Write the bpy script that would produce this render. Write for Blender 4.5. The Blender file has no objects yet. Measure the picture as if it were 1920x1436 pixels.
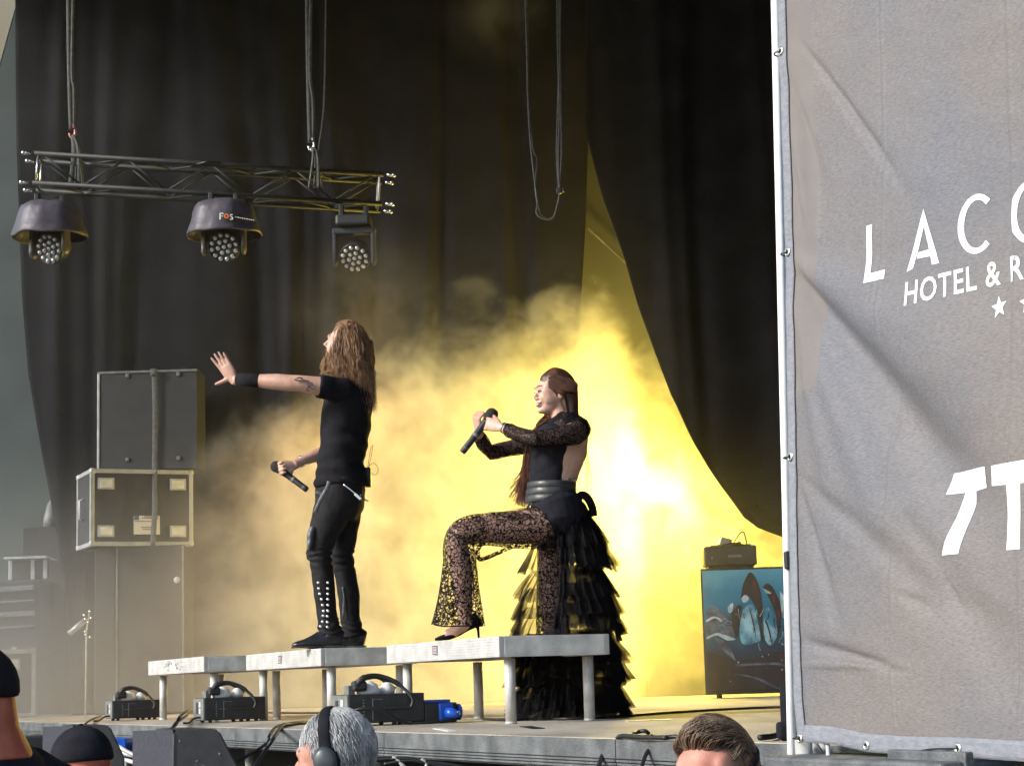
import bpy, bmesh, math, random
from mathutils import Vector, Matrix, noise
random.seed(7)
sc = bpy.context.scene
COL = sc.collection
# ------------------------------------------------------------------ camera
F = 3600.0
PITCH = math.atan(556/F); ROLL = math.radians(-1.72)
cam_d = bpy.data.cameras.new('camera'); cam = bpy.data.objects.new('camera', cam_d); COL.objects.link(cam)
RM = Matrix.Rotation(math.pi/2+PITCH, 3, 'X') @ Matrix.Rotation(ROLL, 3, 'Z')
CP = Vector((0, 0, 1.6)); cam.matrix_world = Matrix.Translation(CP) @ RM.to_4x4()
cam_d.lens = 36*F/1920; cam_d.sensor_width = 36; cam_d.clip_end = 500; sc.camera = cam
# ------------------------------------------------------------------ sky, sun, exposure
w = bpy.data.worlds.new('World'); sc.world = w; w.use_nodes = True; nt = w.node_tree
sky = nt.nodes.new('ShaderNodeTexSky'); sky.sky_type = 'NISHITA'; sky.sun_disc = False
sky.sun_elevation = math.radians(28); sky.sun_rotation = math.radians(-112)
nt.links.new(sky.outputs[0], nt.nodes['Background'].inputs[0]); nt.nodes['Background'].inputs[1].default_value = .11
sd = bpy.data.lights.new('sun', 'SUN'); sd.energy = 2.3; sd.angle = math.radians(14); sd.color = (1, .97, .93)
so = bpy.data.objects.new('sun', sd); COL.objects.link(so)
so.rotation_euler = Vector((-1, -.42, .58)).to_track_quat('Z', 'Y').to_euler()
sc.view_settings.view_transform = 'Standard'; sc.view_settings.look = 'None'; sc.view_settings.gamma = 1
sc.view_settings.exposure = 1.05
c = sc.cycles; c.use_denoising = True; c.volume_step_rate = 1.0; c.volume_max_steps = 160; c.volume_bounces = 2
c.max_bounces = 8; c.diffuse_bounces = 3; c.glossy_bounces = 3; c.transparent_max_bounces = 24
c.use_adaptive_sampling = True; c.adaptive_threshold = .04; c.sample_clamp_indirect = 4
# stage lamps for the smoke's yellow core, plus unseen spots added to brighten it
def aim(o, p, t): o.location = p; o.rotation_euler = (Vector(p)-Vector(t)).to_track_quat('Z', 'Y').to_euler()
def lamp(p, e, col, r=.2):
    l = bpy.data.lights.new('stage_lamp', 'POINT'); l.energy = e; l.color = col; l.shadow_soft_size = r
    o = bpy.data.objects.new('stage_lamp', l); o.location = p; COL.objects.link(o)
def spot(p, t, e, col, a):
    l = bpy.data.lights.new('added_smoke_spot', 'SPOT'); l.energy = e; l.color = col; l.shadow_soft_size = .2
    l.spot_size = math.radians(a); l.spot_blend = .7
    o = bpy.data.objects.new('added_smoke_spot', l); COL.objects.link(o); aim(o, p, t)
# ------------------------------------------------------------------ helpers
def ray(px, py): return RM @ Vector(((px-960)/F, -(py-718)/F, -1))
def at(px, py, Y): d = ray(px, py); return CP+d*(Y/d.y)
def on(px, py, z): d = ray(px, py); return CP+d*((z-CP.z)/d.z)
V = Vector
ORG = {}
def tag(o, label=None, cat=None, group=None, kind=None):
    for k, v in (('label', label), ('category', cat), ('group', group), ('kind', kind)):
        if v: o[k] = v
    return o
def thing(name, label, cat, loc, group=None):
    o = bpy.data.objects.new(name, None); COL.objects.link(o); o.location = loc; o.empty_display_size = .1
    ORG[o.name] = V(loc); return tag(o, label, cat, group)
def obj(name, bm, m, parent=None, smooth=False, local=False, label=None):
    me = bpy.data.meshes.new(name); bm.normal_update(); bm.to_mesh(me); bm.free()
    return link(name, me, m, parent, smooth, local, label)
def link(name, me, m, parent=None, smooth=False, local=False, label=None):
    for x in (m if isinstance(m, (list, tuple)) else [m]): me.materials.append(x)
    o = bpy.data.objects.new(name, me); COL.objects.link(o)
    if parent:
        o.parent = parent; og = ORG[parent.name]; ORG[o.name] = og
        if not local: me.transform(Matrix.Translation(-og))
    else: ORG[o.name] = V((0, 0, 0))
    if smooth: me.shade_smooth()
    if label: o['label'] = label
    return o
def B(): return bmesh.new()
def bx(bm, c, s, bev=0, R=None, seg=2):
    b2 = bmesh.new(); bmesh.ops.create_cube(b2, size=1)
    for v in b2.verts: v.co = V((v.co.x*s[0], v.co.y*s[1], v.co.z*s[2]))
    if bev: bmesh.ops.bevel(b2, geom=list(b2.edges), offset=bev, segments=seg, affect='EDGES', profile=.5)
    Mx = Matrix.Translation(V(c)) @ (R.to_4x4() if R else Matrix.Identity(4))
    join(bm, b2, Mx)
def join(bm, b2, Mx=None):
    mp = {v: bm.verts.new(Mx @ v.co if Mx else v.co) for v in b2.verts}
    for f in b2.faces:
        nf = bm.faces.new([mp[v] for v in f.verts]); nf.material_index = f.material_index; nf.smooth = f.smooth
    b2.free()
def prism(bm, pts, ext):
    """closed prism: polygon pts (3D) extruded by vector ext"""
    a = [bm.verts.new(p) for p in pts]; b = [bm.verts.new(V(p)+V(ext)) for p in pts]; n = len(pts)
    bm.faces.new(a); bm.faces.new(b[::-1])
    for i in range(n): bm.faces.new((a[i], b[i], b[(i+1) % n], a[(i+1) % n]))
    bmesh.ops.recalc_face_normals(bm, faces=bm.faces)
def tube(bm, pts, r, n=8, side=None, flat=1.0, caps=True):
    """tube through pts; r number or list; elements may be (ra, rb) with ra along `side`"""
    pts = [V(p) for p in pts]; k = len(pts)
    rr = r if isinstance(r, (list, tuple)) else [r]*k
    rr = [q if isinstance(q, (list, tuple)) else (q, q*flat) for q in rr]
    T = [(pts[min(i+1, k-1)]-pts[max(i-1, 0)]).normalized() for i in range(k)]
    a = V(side) if side is not None else (V((0, 0, 1)) if abs(T[0].z) < .9 else V((1, 0, 0)))
    rings = []
    for i in range(k):
        a = a-T[i]*a.dot(T[i])
        if side is not None: 
            a = V(side)-T[i]*V(side).dot(T[i])
        if a.length < 1e-6: a = T[i].orthogonal()
        a.normalize(); b = T[i].cross(a)
        rings.append([bm.verts.new(pts[i]+a*math.cos(t)*rr[i][0]+b*math.sin(t)*rr[i][1]) for t in [2*math.pi*j/n for j in range(n)]])
    for i in range(k-1):
        for j in range(n):
            bm.faces.new((rings[i][j], rings[i][(j+1) % n], rings[i+1][(j+1) % n], rings[i+1][j]))
    if caps: bm.faces.new(rings[0][::-1]); bm.faces.new(rings[-1])
def spline(pts, n=6):
    pts = [V(p) for p in pts]; out = []
    for i in range(len(pts)-1):
        p0, p1, p2, p3 = pts[max(i-1, 0)], pts[i], pts[i+1], pts[min(i+2, len(pts)-1)]
        for j in range(n):
            t = j/n; out.append(.5*((2*p1)+(p2-p0)*t+(2*p0-5*p1+4*p2-p3)*t*t+(3*p1-p0-3*p2+p3)*t**3))
    return out+[pts[-1]]
def ell(bm, c, r, R=None, u=20, v=12):
    b2 = bmesh.new(); bmesh.ops.create_uvsphere(b2, u_segments=u, v_segments=v, radius=1)
    Mx = Matrix.Translation(V(c)) @ (R.to_4x4() if R else Matrix.Identity(4)) @ Matrix.Diagonal((*r, 1))
    join(bm, b2, Mx)
def lathe(bm, prof, Mx, n=24):
    """prof: list (r, z); closed at ends"""
    rings = [[bm.verts.new(Mx @ V((r*math.cos(2*math.pi*j/n), r*math.sin(2*math.pi*j/n), z))) for j in range(n)] for r, z in prof]
    for i in range(len(rings)-1):
        for j in range(n): bm.faces.new((rings[i][j], rings[i][(j+1) % n], rings[i+1][(j+1) % n], rings[i+1][j]))
    bm.faces.new(rings[0][::-1]); bm.faces.new(rings[-1])
def frame(p, z, x=(1, 0, 0)):
    z = V(z).normalized(); x = V(x); x = (x-z*x.dot(z)); x = x.normalized() if x.length > 1e-5 else z.orthogonal().normalized()
    y = z.cross(x); M = Matrix((x, y, z)).transposed().to_4x4(); M.translation = V(p); return M
def fuse(name, bm, m, parent, vox=.006, sm=4, disp=None, label=None, decim=0):
    me = bpy.data.meshes.new('tmp'); bm.to_mesh(me); bm.free(); o = bpy.data.objects.new('tmp', me); COL.objects.link(o)
    r = o.modifiers.new('r', 'REMESH'); r.mode = 'VOXEL'; r.voxel_size = vox
    if sm: s = o.modifiers.new('s', 'SMOOTH'); s.factor = .5; s.iterations = sm
    dg = bpy.context.evaluated_depsgraph_get(); dg.update()
    m2 = bpy.data.meshes.new_from_object(o.evaluated_get(dg)); bpy.data.objects.remove(o); m2.name = name
    if disp:
        ns = [v.normal.copy() for v in m2.vertices]
        for v, nn in zip(m2.vertices, ns): v.co += nn*disp(v.co)
    return link(name, m2, m, parent, True, False, label)
def fbm(p, s, o=3): return noise.fractal(V(p)*s, .9, 2.1, o)
# ------------------------------------------------------------------ materials
def mat(name, c1, c2=None, sc_=8., rough=.7, metal=0., bump=0., bs=60., det=5, stretch=(1, 1, 1), spec=.5, thr=(.35, .65), trans=0):
    m = bpy.data.materials.new(name); m.use_nodes = True; t = m.node_tree; b = t.nodes['Principled BSDF']
    b.inputs['Base Color'].default_value = (*c1, 1); b.inputs['Roughness'].default_value = rough; b.inputs['Metallic'].default_value = metal
    b.inputs['Specular IOR Level'].default_value = spec
    tc = t.nodes.new('ShaderNodeTexCoord'); mp = t.nodes.new('ShaderNodeMapping'); mp.inputs['Scale'].default_value = stretch
    t.links.new(tc.outputs['Object'], mp.inputs[0])
    if c2:
        n = t.nodes.new('ShaderNodeTexNoise'); n.inputs['Scale'].default_value = sc_; n.inputs['Detail'].default_value = det
        r = t.nodes.new('ShaderNodeMapRange'); r.inputs[1].default_value, r.inputs[2].default_value = thr
        x = t.nodes.new('ShaderNodeMix'); x.data_type = 'RGBA'; x.inputs[6].default_value = (*c1, 1); x.inputs[7].default_value = (*c2, 1)
        t.links.new(mp.outputs[0], n.inputs[0]); t.links.new(n.outputs[0], r.inputs[0]); t.links.new(r.outputs[0], x.inputs[0]); t.links.new(x.outputs[2], b.inputs['Base Color'])
    if bump:
        n = t.nodes.new('ShaderNodeTexNoise'); n.inputs['Scale'].default_value = bs; n.inputs['Detail'].default_value = 4
        bn = t.nodes.new('ShaderNodeBump'); bn.inputs['Strength'].default_value = bump; bn.inputs['Distance'].default_value = .01
        t.links.new(mp.outputs[0], n.inputs[0]); t.links.new(n.outputs[0], bn.inputs['Height']); t.links.new(bn.outputs[0], b.inputs['Normal'])
    return m
M_cur = mat('black_molton', (.0085, .0085, .010), (.014, .014, .016), 3, .95, bump=.4, bs=40, spec=.1)
M_wall = mat('cream_tarpaulin', (.062, .064, .060), (.045, .047, .044), 1.2, .8)
M_scrim = mat('grey_green_scrim', (.075, .095, .09), (.055, .07, .07), 1.5, .9)
M_deck = mat('worn_plywood', (.46, .41, .33), (.27, .24, .20), 3, .75, bump=.4, bs=60, stretch=(1, .35, 1), det=8)
M_alum = mat('raw_aluminium', (.55, .545, .52), (.42, .415, .395), 14, .55, .08, bump=.25, bs=90, det=8)
M_alum2 = mat('shade_lifted_aluminium', (.78, .78, .74), (.50, .50, .475), 9, .55, .3, bump=.4, bs=120, det=9)  # aluminium brightened in its colour to lift the shaded riser ends
M_fas = mat('scuffed_fascia', (.17, .18, .18), (.085, .09, .093), 10, .6, .2, bump=.4, bs=110, det=9)
M_leg = mat('leg_tube', (.60, .59, .56), (.42, .41, .38), 12, .45, .12, det=7)
M_chrome = mat('bright_metal', (.7, .7, .68), None, 1, .25, .9)
M_white = mat('white_paint', (.78, .79, .78), (.7, .7, .69), 20, .6)
M_blk = mat('black_plastic', (.018, .018, .02), (.028, .028, .03), 20, .45, bump=.2, bs=200)
M_blk2 = mat('grille_cloth', (.032, .034, .045), (.045, .047, .06), 60, .8, bump=.5, bs=300)
M_trs = mat('black_truss', (.010, .012, .011), (.02, .023, .02), 20, .6, .0)
M_case = mat('flight_case_panel', (.022, .022, .023), (.014, .014, .015), 6, .7)
M_edge = mat('case_edging', (.46, .47, .47), (.33, .34, .34), 12, .45, .4)
M_cable = mat('rubber_cable', (.014, .014, .015), None, 1, .5)
M_gcable = mat('grey_sling', (.09, .095, .09), (.05, .055, .05), 30, .85)
M_grey = mat('grey_panel', (.21, .22, .205), (.14, .15, .14), 15, .55, .2)
M_blue = mat('blue_plastic', (.01, .10, .55), (.01, .07, .4), 8, .3)
M_skin = mat('skin', (.60, .37, .28), (.50, .28, .20), 18, .5, bump=.08, bs=250)
M_skinw = mat('fair_skin', (.64, .40, .30), (.55, .31, .225), 14, .45, bump=.05, bs=250)
M_skinr = mat('sunburnt_skin', (.47, .13, .075), (.36, .08, .045), 12, .5, bump=.1, bs=200)
M_skinp = mat('pink_skin', (.52, .26, .19), (.44, .17, .12), 16, .5, bump=.12, bs=150)
M_tee = mat('black_cotton', (.010, .0098, .0115), (.014, .013, .016), 30, .9, bump=.3, bs=300, spec=.2)
M_jean = mat('black_denim', (.012, .011, .012), (.019, .018, .019), 25, .8, bump=.4, bs=300, spec=.25)
M_leath = mat('black_leather', (.014, .014, .016), (.022, .022, .026), 20, .28, bump=.25, bs=90)
M_leathg = mat('grey_leather', (.13, .14, .145), (.07, .075, .08), 30, .4, bump=.4, bs=60)
M_suede = mat('black_suede', (.009, .008, .009), None, 1, .9, spec=.1)
M_hairm = mat('light_brown_hair', (.38, .21, .10), (.14, .07, .035), 26, .45)
M_hairb = mat('blond_wisps', (.42, .25, .12), (.3, .16, .07), 26, .45)
M_hairw = mat('dark_brown_hair', (.045, .019, .011), (.11, .045, .022), 30, .5)
M_hairg = mat('grey_hair', (.55, .55, .54), (.25, .25, .25), 30, .5)
M_hairr = mat('brown_hair', (.20, .135, .09), (.085, .055, .036), 30, .5)
M_lip = mat('lipstick', (.35, .06, .05), None, 1, .35)
M_dark = mat('dark_recess', (.004, .004, .004), None, 1, .9)
M_foam = mat('foam_grille', (.03, .025, .024), (.012, .01, .01), 300, .8, bump=.6, bs=400)
M_cover = mat('purple_grey_rain_cover', (.085, .074, .098), (.045, .04, .052), 9, .5, bump=.5, bs=14)
M_lens = mat('lens_glass', (.55, .57, .56), None, 1, .12, .5)
M_orange = mat('orange_print', (.75, .14, .03), None, 1, .6)
M_print = mat('white_print', (.74, .78, .80), (.68, .72, .75), 60, .6)
M_label = mat('paper_label', (.62, .6, .6), None, 1, .7)
M_ink = mat('label_ink', (.16, .05, .09), None, 1, .7)
M_ink2 = mat('blue_ink', (.06, .06, .18), None, 1, .7)
M_red = mat('red_plastic', (.6, .02, .02), None, 1, .4)
M_ground = mat('trodden_asphalt', (.05, .05, .048), (.03, .03, .03), 3, .9, bump=.5, bs=30)
M_blkf = mat('black_fabric', (.011, .011, .015), (.018, .018, .024), 20, .9, spec=.15, bump=.2, bs=120)
def tulle(name, dens, lace=False, sc_=55., col=(.006, .005, .006)):
    m = bpy.data.materials.new(name); m.use_nodes = True; t = m.node_tree; b = t.nodes['Principled BSDF']; out = t.nodes['Material Output']
    b.inputs['Base Color'].default_value = (*col, 1); b.inputs['Roughness'].default_value = .8; b.inputs['Specular IOR Level'].default_value = .15
    tr = t.nodes.new('ShaderNodeBsdfTransparent'); mx = t.nodes.new('ShaderNodeMixShader')
    tc = t.nodes.new('ShaderNodeTexCoord'); ad = t.nodes.new('ShaderNodeVectorMath'); ad.operation = 'ADD'
    ns = t.nodes.new('ShaderNodeTexNoise'); ns.inputs['Scale'].default_value = 22 if lace else 9; ns.inputs['Detail'].default_value = 3
    t.links.new(tc.outputs['Object'], ns.inputs[0])
    if lace:
        sb = t.nodes.new('ShaderNodeVectorMath'); sb.operation = 'SCALE'; sb.inputs[3].default_value = .07
        t.links.new(ns.outputs['Color'], sb.inputs[0]); t.links.new(tc.outputs['Object'], ad.inputs[0]); t.links.new(sb.outputs[0], ad.inputs[1])
        vo = t.nodes.new('ShaderNodeTexVoronoi'); vo.feature = 'DISTANCE_TO_EDGE'; vo.inputs['Scale'].default_value = sc_
        t.links.new(ad.outputs[0], vo.inputs[0])
        r = t.nodes.new('ShaderNodeMapRange'); r.inputs[1].default_value = .07; r.inputs[2].default_value = .15; r.inputs[3].default_value = 1; r.inputs[4].default_value = dens
        t.links.new(vo.outputs[0], r.inputs[0]); fac = r.outputs[0]
    else:
        r = t.nodes.new('ShaderNodeMapRange'); r.inputs[1].default_value = .35; r.inputs[2].default_value = .7; r.inputs[3].default_value = dens-.12; r.inputs[4].default_value = min(1, dens+.12)
        t.links.new(ns.outputs[0], r.inputs[0]); fac = r.outputs[0]
    t.links.new(fac, mx.inputs[0]); t.links.new(tr.outputs[0], mx.inputs[1]); t.links.new(b.outputs[0], mx.inputs[2]); t.links.new(mx.outputs[0], out.inputs[0])
    return m
M_tul = tulle('black_tulle', .46); M_tuld = tulle('dense_tulle', .93)
M_lace = tulle('black_lace', .14, True, 48); M_laces = tulle('sleeve_lace', .5, True, 60)
# ------------------------------------------------------------------ large structure
FD = V((.4431, -.8965, 0)); FN = V((-.8965, -.4431, 0))       # stage front direction / outward normal (to the audience)
FP = on(215, 1357, 1.4); FP.z = 0
U = V((-.393, .92, 0)).normalized(); Wd = V((.92, .393, 0)).normalized()
Z = V((0, 0, 1))
def structure(name, bm, m):
    return tag(obj(name, bm, m), kind='structure')
g = B(); vs = [g.verts.new(p) for p in [(-120, -60, 0), (120, -60, 0), (120, 160, 0), (-120, 160, 0)]]; g.faces.new(vs); structure('ground', g, M_ground)
# stage
stage = thing('stage', 'low angle festival stage with worn plywood deck and scuffed aluminium edge', 'stage', (FP.x, FP.y, 0))
A0 = FP-FD*9.5; A1 = FP+FD*8.6
def q(p, z): return V((p.x, p.y, z))
b = B(); inn = FN*-.006
prism(b, [q(A0+inn, 1.30), q(A1+inn, 1.30), q(V((9, 2, 0)), 1.30), q(V((9, 22, 0)), 1.30), q(V((-7, 22, 0)), 1.30)], (0, 0, .1)); obj('deck', b, M_deck, stage)
L = (A1-A0).length; ang = math.atan2(FD.y, FD.x); RF = Matrix.Rotation(ang, 3, 'Z')
x = 0; i = 0
while x < L-.1:
    ln = 2.0
    b = B(); ctr = A0+FD*(x+ln/2)
    bx(b, q(ctr+FN*.006, 1.366), (ln-.006, .024, .062), .002, RF)
    for k in range(3): bx(b, q(ctr+FN*.006, 1.328-.011*k), (ln-.006, .024-.006*(k % 2)+.004, .008), .0015, RF)
    bx(b, q(ctr+FN*-.002, 1.32), (ln-.012, .012, .05), 0, RF)
    obj('edge_rail', b, M_fas, stage)
    x += ln
def front_s(px):
    d = ray(px, 1400); n_ = FN; o_ = A0-FN*.22; t = (o_.x*n_.x+o_.y*n_.y)/(d.x*n_.x+d.y*n_.y); p = V((d.x*t, d.y*t, 0)); return (p-V((A0.x, A0.y, 0))).dot(FD)
for s_ in [front_s(x) for x in (-60, 235, 468, 708, 1200, 1900)]:
    b = B(); p = A0+FD*s_-FN*.22; tube(b, [q(p, 0), q(p, 1.3)], .026, 12); obj('support_leg', b, M_leg, stage, True)
b = B(); p0, p1 = A0-FN*.62, A1-FN*.62
prism(b, [q(p0, .0), q(p1, .0), q(p1-FN*.03, 0), q(p0-FN*.03, 0)], (0, 0, 1.298)); obj('skirt', b, M_dark, stage)
# stage roof and the side masking that keep the stage dark
rf = B(); bx(rf, (.5, 12.4, 9.6), (15, 15.4, .1)); tag(obj('stage_roof', rf, M_cur), 'black stage roof high above the whole deck', 'roof')
sm_ = B(); bx(sm_, (3.6, 12.6, 4.7), (.06, 14.6, 9.4)); tag(obj('side_masking', sm_, M_cur), 'black masking cloth closing the wing beyond the banner', 'curtain')
# back wall, scrim
b = B(); bx(b, (2.6, 18.75, 4.7), (7.4, .08, 6.6+2.8)); wl = thing('back_wall', 'cream tarpaulin wall glowing yellow behind the smoke', 'wall', (2.6, 18.75, 1.4)); obj('tarpaulin', b, M_wall, wl)
b = B(); 
for X0 in (1215, 1150): 
    tube(b, [at(X0, 1165, 18.69), at(X0, 1300, 18.69)], .006, 6)
tube(b, [at(1150, 1167, 18.69), at(1215, 1165, 18.69)], .006, 6); obj('seam', b, M_wall, wl)
b = B(); tube(b, [at(1103, 428, 18.6), at(1176, 495, 18.6)], .012, 6); obj('guy_rope', b, M_fas, wl)
b = B(); bx(b, (-6.2, 21.5, 5.4), (5.6, .08, 10)); tag(obj('side_scrim', b, M_scrim), 'grey green scrim filling the gap left of the black backdrop', 'scrim')
b = B(); bx(b, at(-6, 60, 21.2), (.28, .05, 1.5), 0, Matrix.Rotation(.25, 3, 'Y')); tag(obj('tent_flap', b, mat('beige_canvas', (.30, .27, .19), None, 1, .8)), 'beige tent flap showing at the upper left corner', 'tent flap')
# curtains
def curtain(name, left, right, Y, label, cat='curtain', nx=150, ny=60, bot=None, amp=.05, fr=9., seed=0):
    """left/right: lists of photo points down each edge; cloth hangs at depth Y with real pleats"""
    def edge(pts, t):
        y = pts[0][1]+(pts[-1][1]-pts[0][1])*t
        for (x0, y0), (x1, y1) in zip(pts, pts[1:]):
            if y <= y1+1e-6: return x0+(x1-x0)*(y-y0)/(y1-y0), y
        return pts[-1]
    bm = B(); rows = []
    for j in range(ny+1):
        t = j/ny; xl, yl = edge(left, t); xr, yr = edge(right, t); row = []
        for i in range(nx+1):
            s = i/nx; p = at(xl+(xr-xl)*s, yl+(yr-yl)*s, Y)
            ph = p.x*fr+noise.noise(V((p.x*1.7, p.z*.12, seed)))*5
            p.y += amp*(math.sin(ph)*.6+math.sin(ph*2.3+1)*.3+noise.noise(V((p.x*2, p.z*.5, seed+3)))*.8)
            row.append(bm.verts.new(p))
        rows.append(row)
    for j in range(ny):
        for i in range(nx): bm.faces.new((rows[j][i], rows[j+1][i], rows[j+1][i+1], rows[j][i+1]))
    o = obj(name, bm, M_cur, None, True); s = o.modifiers.new('thick', 'SOLIDIFY'); s.thickness = .006
    return tag(o, label, cat)
curtain('curtain', [(26, -140), (32, 300), (40, 560), (52, 700), (78, 850), (108, 1000), (122, 1100), (135, 1345)], [(1104, -140), (1103, 250), (1098, 420), (1085, 640), (1083, 1345)], 18.1,
        'wide black backdrop curtain hanging behind the truss and both singers')
curtain('curtain', [(1097, -140), (1099, 250), (1130, 370), (1170, 480), (1196, 570), (1225, 650), (1258, 740), (1300, 830), (1348, 905), (1400, 975), (1440, 1000), (1472, 1008)],
        [(1700, -140), (1700, 1008)], 16.6, 'black curtain swept aside with a curved hem beside the banner', nx=110, amp=.04, fr=7, seed=5)
# ------------------------------------------------------------------ smoke
s = B(); bx(s, (-1.2, 15.75, 4.3), (9.6, 4.4, 5.76)); smoke = B
m = bpy.data.materials.new('stage_smoke'); m.use_nodes = True; nt = m.node_tree; nt.nodes.clear()
N = nt.nodes.new; Lk = nt.links.new
out = N('ShaderNodeOutputMaterial'); pv = N('ShaderNodeVolumePrincipled'); Lk(pv.outputs[0], out.inputs['Volume'])
pv.inputs['Color'].default_value = (.96, .96, .95, 1); pv.inputs['Anisotropy'].default_value = .55
geo = N('ShaderNodeNewGeometry'); sep = N('ShaderNodeSeparateXYZ'); Lk(geo.outputs['Position'], sep.inputs[0]); X_, Y_, Z_ = sep.outputs
def Mt(op, a, b=None, cl=False):
    n = N('ShaderNodeMath'); n.operation = op; n.use_clamp = cl
    for i, v in enumerate((a, b)):
        if v is None: continue
        if isinstance(v, (int, float)): n.inputs[i].default_value = v
        else: Lk(v, n.inputs[i])
    return n.outputs[0]
def MR(x, a, b, c, d, sm=True):
    n = N('ShaderNodeMapRange'); n.interpolation_type = 'SMOOTHSTEP' if sm else 'LINEAR'; Lk(x, n.inputs[0])
    for i, v in zip((1, 2, 3, 4), (a, b, c, d)): n.inputs[i].default_value = v
    return n.outputs[0]
def noi(sc_, det, dist=0.):
    n = N('ShaderNodeTexNoise'); n.inputs['Scale'].default_value = sc_; n.inputs['Detail'].default_value = det; n.inputs['Roughness'].default_value = .62; n.inputs['Distortion'].default_value = dist
    Lk(geo.outputs['Position'], n.inputs['Vector']); return Mt('SUBTRACT', n.outputs[0], .5)
def puff(c, r, amt):
    """soft ball of smoke"""
    d = N('ShaderNodeVectorMath'); d.operation = 'DISTANCE'; Lk(geo.outputs['Position'], d.inputs[0]); d.inputs[1].default_value = c
    return MR(d.outputs['Value'], r, 0, 0, amt)
top = Mt('ADD', MR(X_, -2.9, -.8, 3.1, 4.25), MR(X_, -.4, .5, 0, .25))
h = Mt('ADD', top, Mt('ADD', Mt('MULTIPLY', noi(1.1, 2, .4), 1.5), Mt('MULTIPLY', noi(3.4, 6, .8), .8)))
den = Mt('MULTIPLY', Mt('SUBTRACT', h, Z_), 8, True)
den = Mt('MULTIPLY', den, Mt('ADD', .42, Mt('MULTIPLY', noi(2.5, 6, .9), 5.5), True))
den = Mt('MULTIPLY', den, MR(X_, -3.0, -1.3, 0, 1))
den = Mt('MULTIPLY', den, Mt('MULTIPLY', Mt('SUBTRACT', Y_, MR(X_, .6, 1.3, 13.6, 17.0)), 1.0, True))
den = Mt('MULTIPLY', den, .72)
hz = Mt('MULTIPLY', MR(Z_, 1.4, 3.7, .10, .006), Mt('ADD', 1, Mt('MULTIPLY', noi(.9, 3, .3), 1.5), True))
hz = Mt('MULTIPLY', hz, MR(X_, -4.5, -1.5, 1.9, .8))
hz = Mt('MULTIPLY', hz, MR(X_, .7, 1.5, 1, .15))
hz = Mt('ADD', hz, Mt('MULTIPLY', puff(tuple(at(690, 580, 15.2)), .85, .3), Mt('ADD', .45, Mt('MULTIPLY', noi(1.8, 4, .6), 3), True))); hz = Mt('ADD', hz, Mt('MULTIPLY', puff(tuple(at(935, 10, 15.2)), .6, .4), Mt('ADD', .45, Mt('MULTIPLY', noi(2.4, 4, .6), 3), True)))
Lk(Mt('ADD', den, hz), pv.inputs['Density'])
tag(obj('smoke', s, m), kind='stuff')
Y1 = (1, .72, .2)
for px_, py_, e_ in ((1160, 845, 75), (1195, 895, 135), (1240, 935, 165), (1290, 968, 140), (1345, 998, 80)): lamp(at(px_, py_, 17.6), e_, (1, .72, .10), .3)
spot((3.4, 17.5, 2.2), (-.8, 16.0, 2.6), 460, (1, .63, .03), 40)  # unseen spots, added to carry yellow light across the smoke
spot((-1.2, 17.6, 5.3), (-1.7, 14.9, 1.7), 250, (1, .50, .08), 48)
spot((2.9, 15.9, 6.2), (-.2, 15.6, 2.7), 330, (1, .62, .03), 40)
# ------------------------------------------------------------------ risers
def riser(P1, ln, label, marks):
    P1 = V((P1[0], P1[1], 0)); wd = .56; H0, H1 = 1.705, 1.80
    t = thing('stage_riser', label, 'riser', (P1.x, P1.y, 1.4), 'aluminium risers set in a staggered row')
    RU = Matrix.Rotation(math.atan2(U.y, U.x), 3, 'Z')
    def P(a, c_, z): p = P1+U*a+Wd*c_; return V((p.x, p.y, z))
    b = B(); bx(b, P(ln/2, wd/2, 1.785), (ln-.05, wd-.05, .03), .002, RU); obj('deck_board', b, M_deck, t)
    for (a, c_, sx, sy, mm, nm) in ((ln/2, .012, ln, .024, M_alum, 'side_rail'), (ln/2, wd-.012, ln, .024, M_alum, 'side_rail'), (.012, wd/2, .024, wd-.048, M_alum2, 'end_rail'), (ln-.012, wd/2, .024, wd-.048, M_alum2, 'end_rail')):
        b = B(); bx(b, P(a, c_, 1.7525), (sx, sy, .095), .0025, RU)
        if nm == 'side_rail':
            for k in range(7): bx(b, P(a, c_, 1.715+.0125*k), (sx-.006, sy+.003, .0055), .001, RU)
        else:
            bx(b, P(a, c_, 1.7525), (sx+.003, wd-.056, .07), .002, RU)
        obj(nm, b, mm, t)
    for a in (.085, ln-.085):
        for c_ in (.085, wd-.075):
            b = B(); p = P(a, c_, 1.4); tube(b, [p, p+Z*.30], .0255, 16); tube(b, [p, p+Z*.012], .0275, 16); obj('leg', b, M_leg, t, True)
    for (a, kind) in marks:
        p = P(a, -.0045, 1.757); b = B(); RL = RU
        if kind == 's':
            bx(b, p, (.062, .002, .05), 0, RU); lb = obj('sticker', b, M_label, t)
            b = B()
            for k in range(6): bx(b, p-Wd*.0015+Z*(.018-.0075*k)+U*random.uniform(-.004, .004), (.05-.006*(k % 3), .001, .0042), 0, RU)
            obj('print', b, M_ink, lb)
            b = B()
            for k in (-1, 1): bx(b, p-Wd*.0015+U*.027*k, (.004, .0012, .046), 0, RU)
            for k in (-1, 1): bx(b, p-Wd*.0015+Z*.0215*k, (.046, .0012, .003), 0, RU)
            obj('border', b, M_blk, lb)
        else:
            b = B()
            for k in range(7):
                o_ = U*random.uniform(-.16, .16)+Z*random.uniform(-.03, .03)
                bx(b, p+o_+Wd*.001, (random.uniform(.02, .07), .0012, random.uniform(.003, .007)), 0, RU @ Matrix.Rotation(random.uniform(-.3, .3), 3, 'Y'))
            obj('scuff_mark', b, M_fas, t)
    return t
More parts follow.
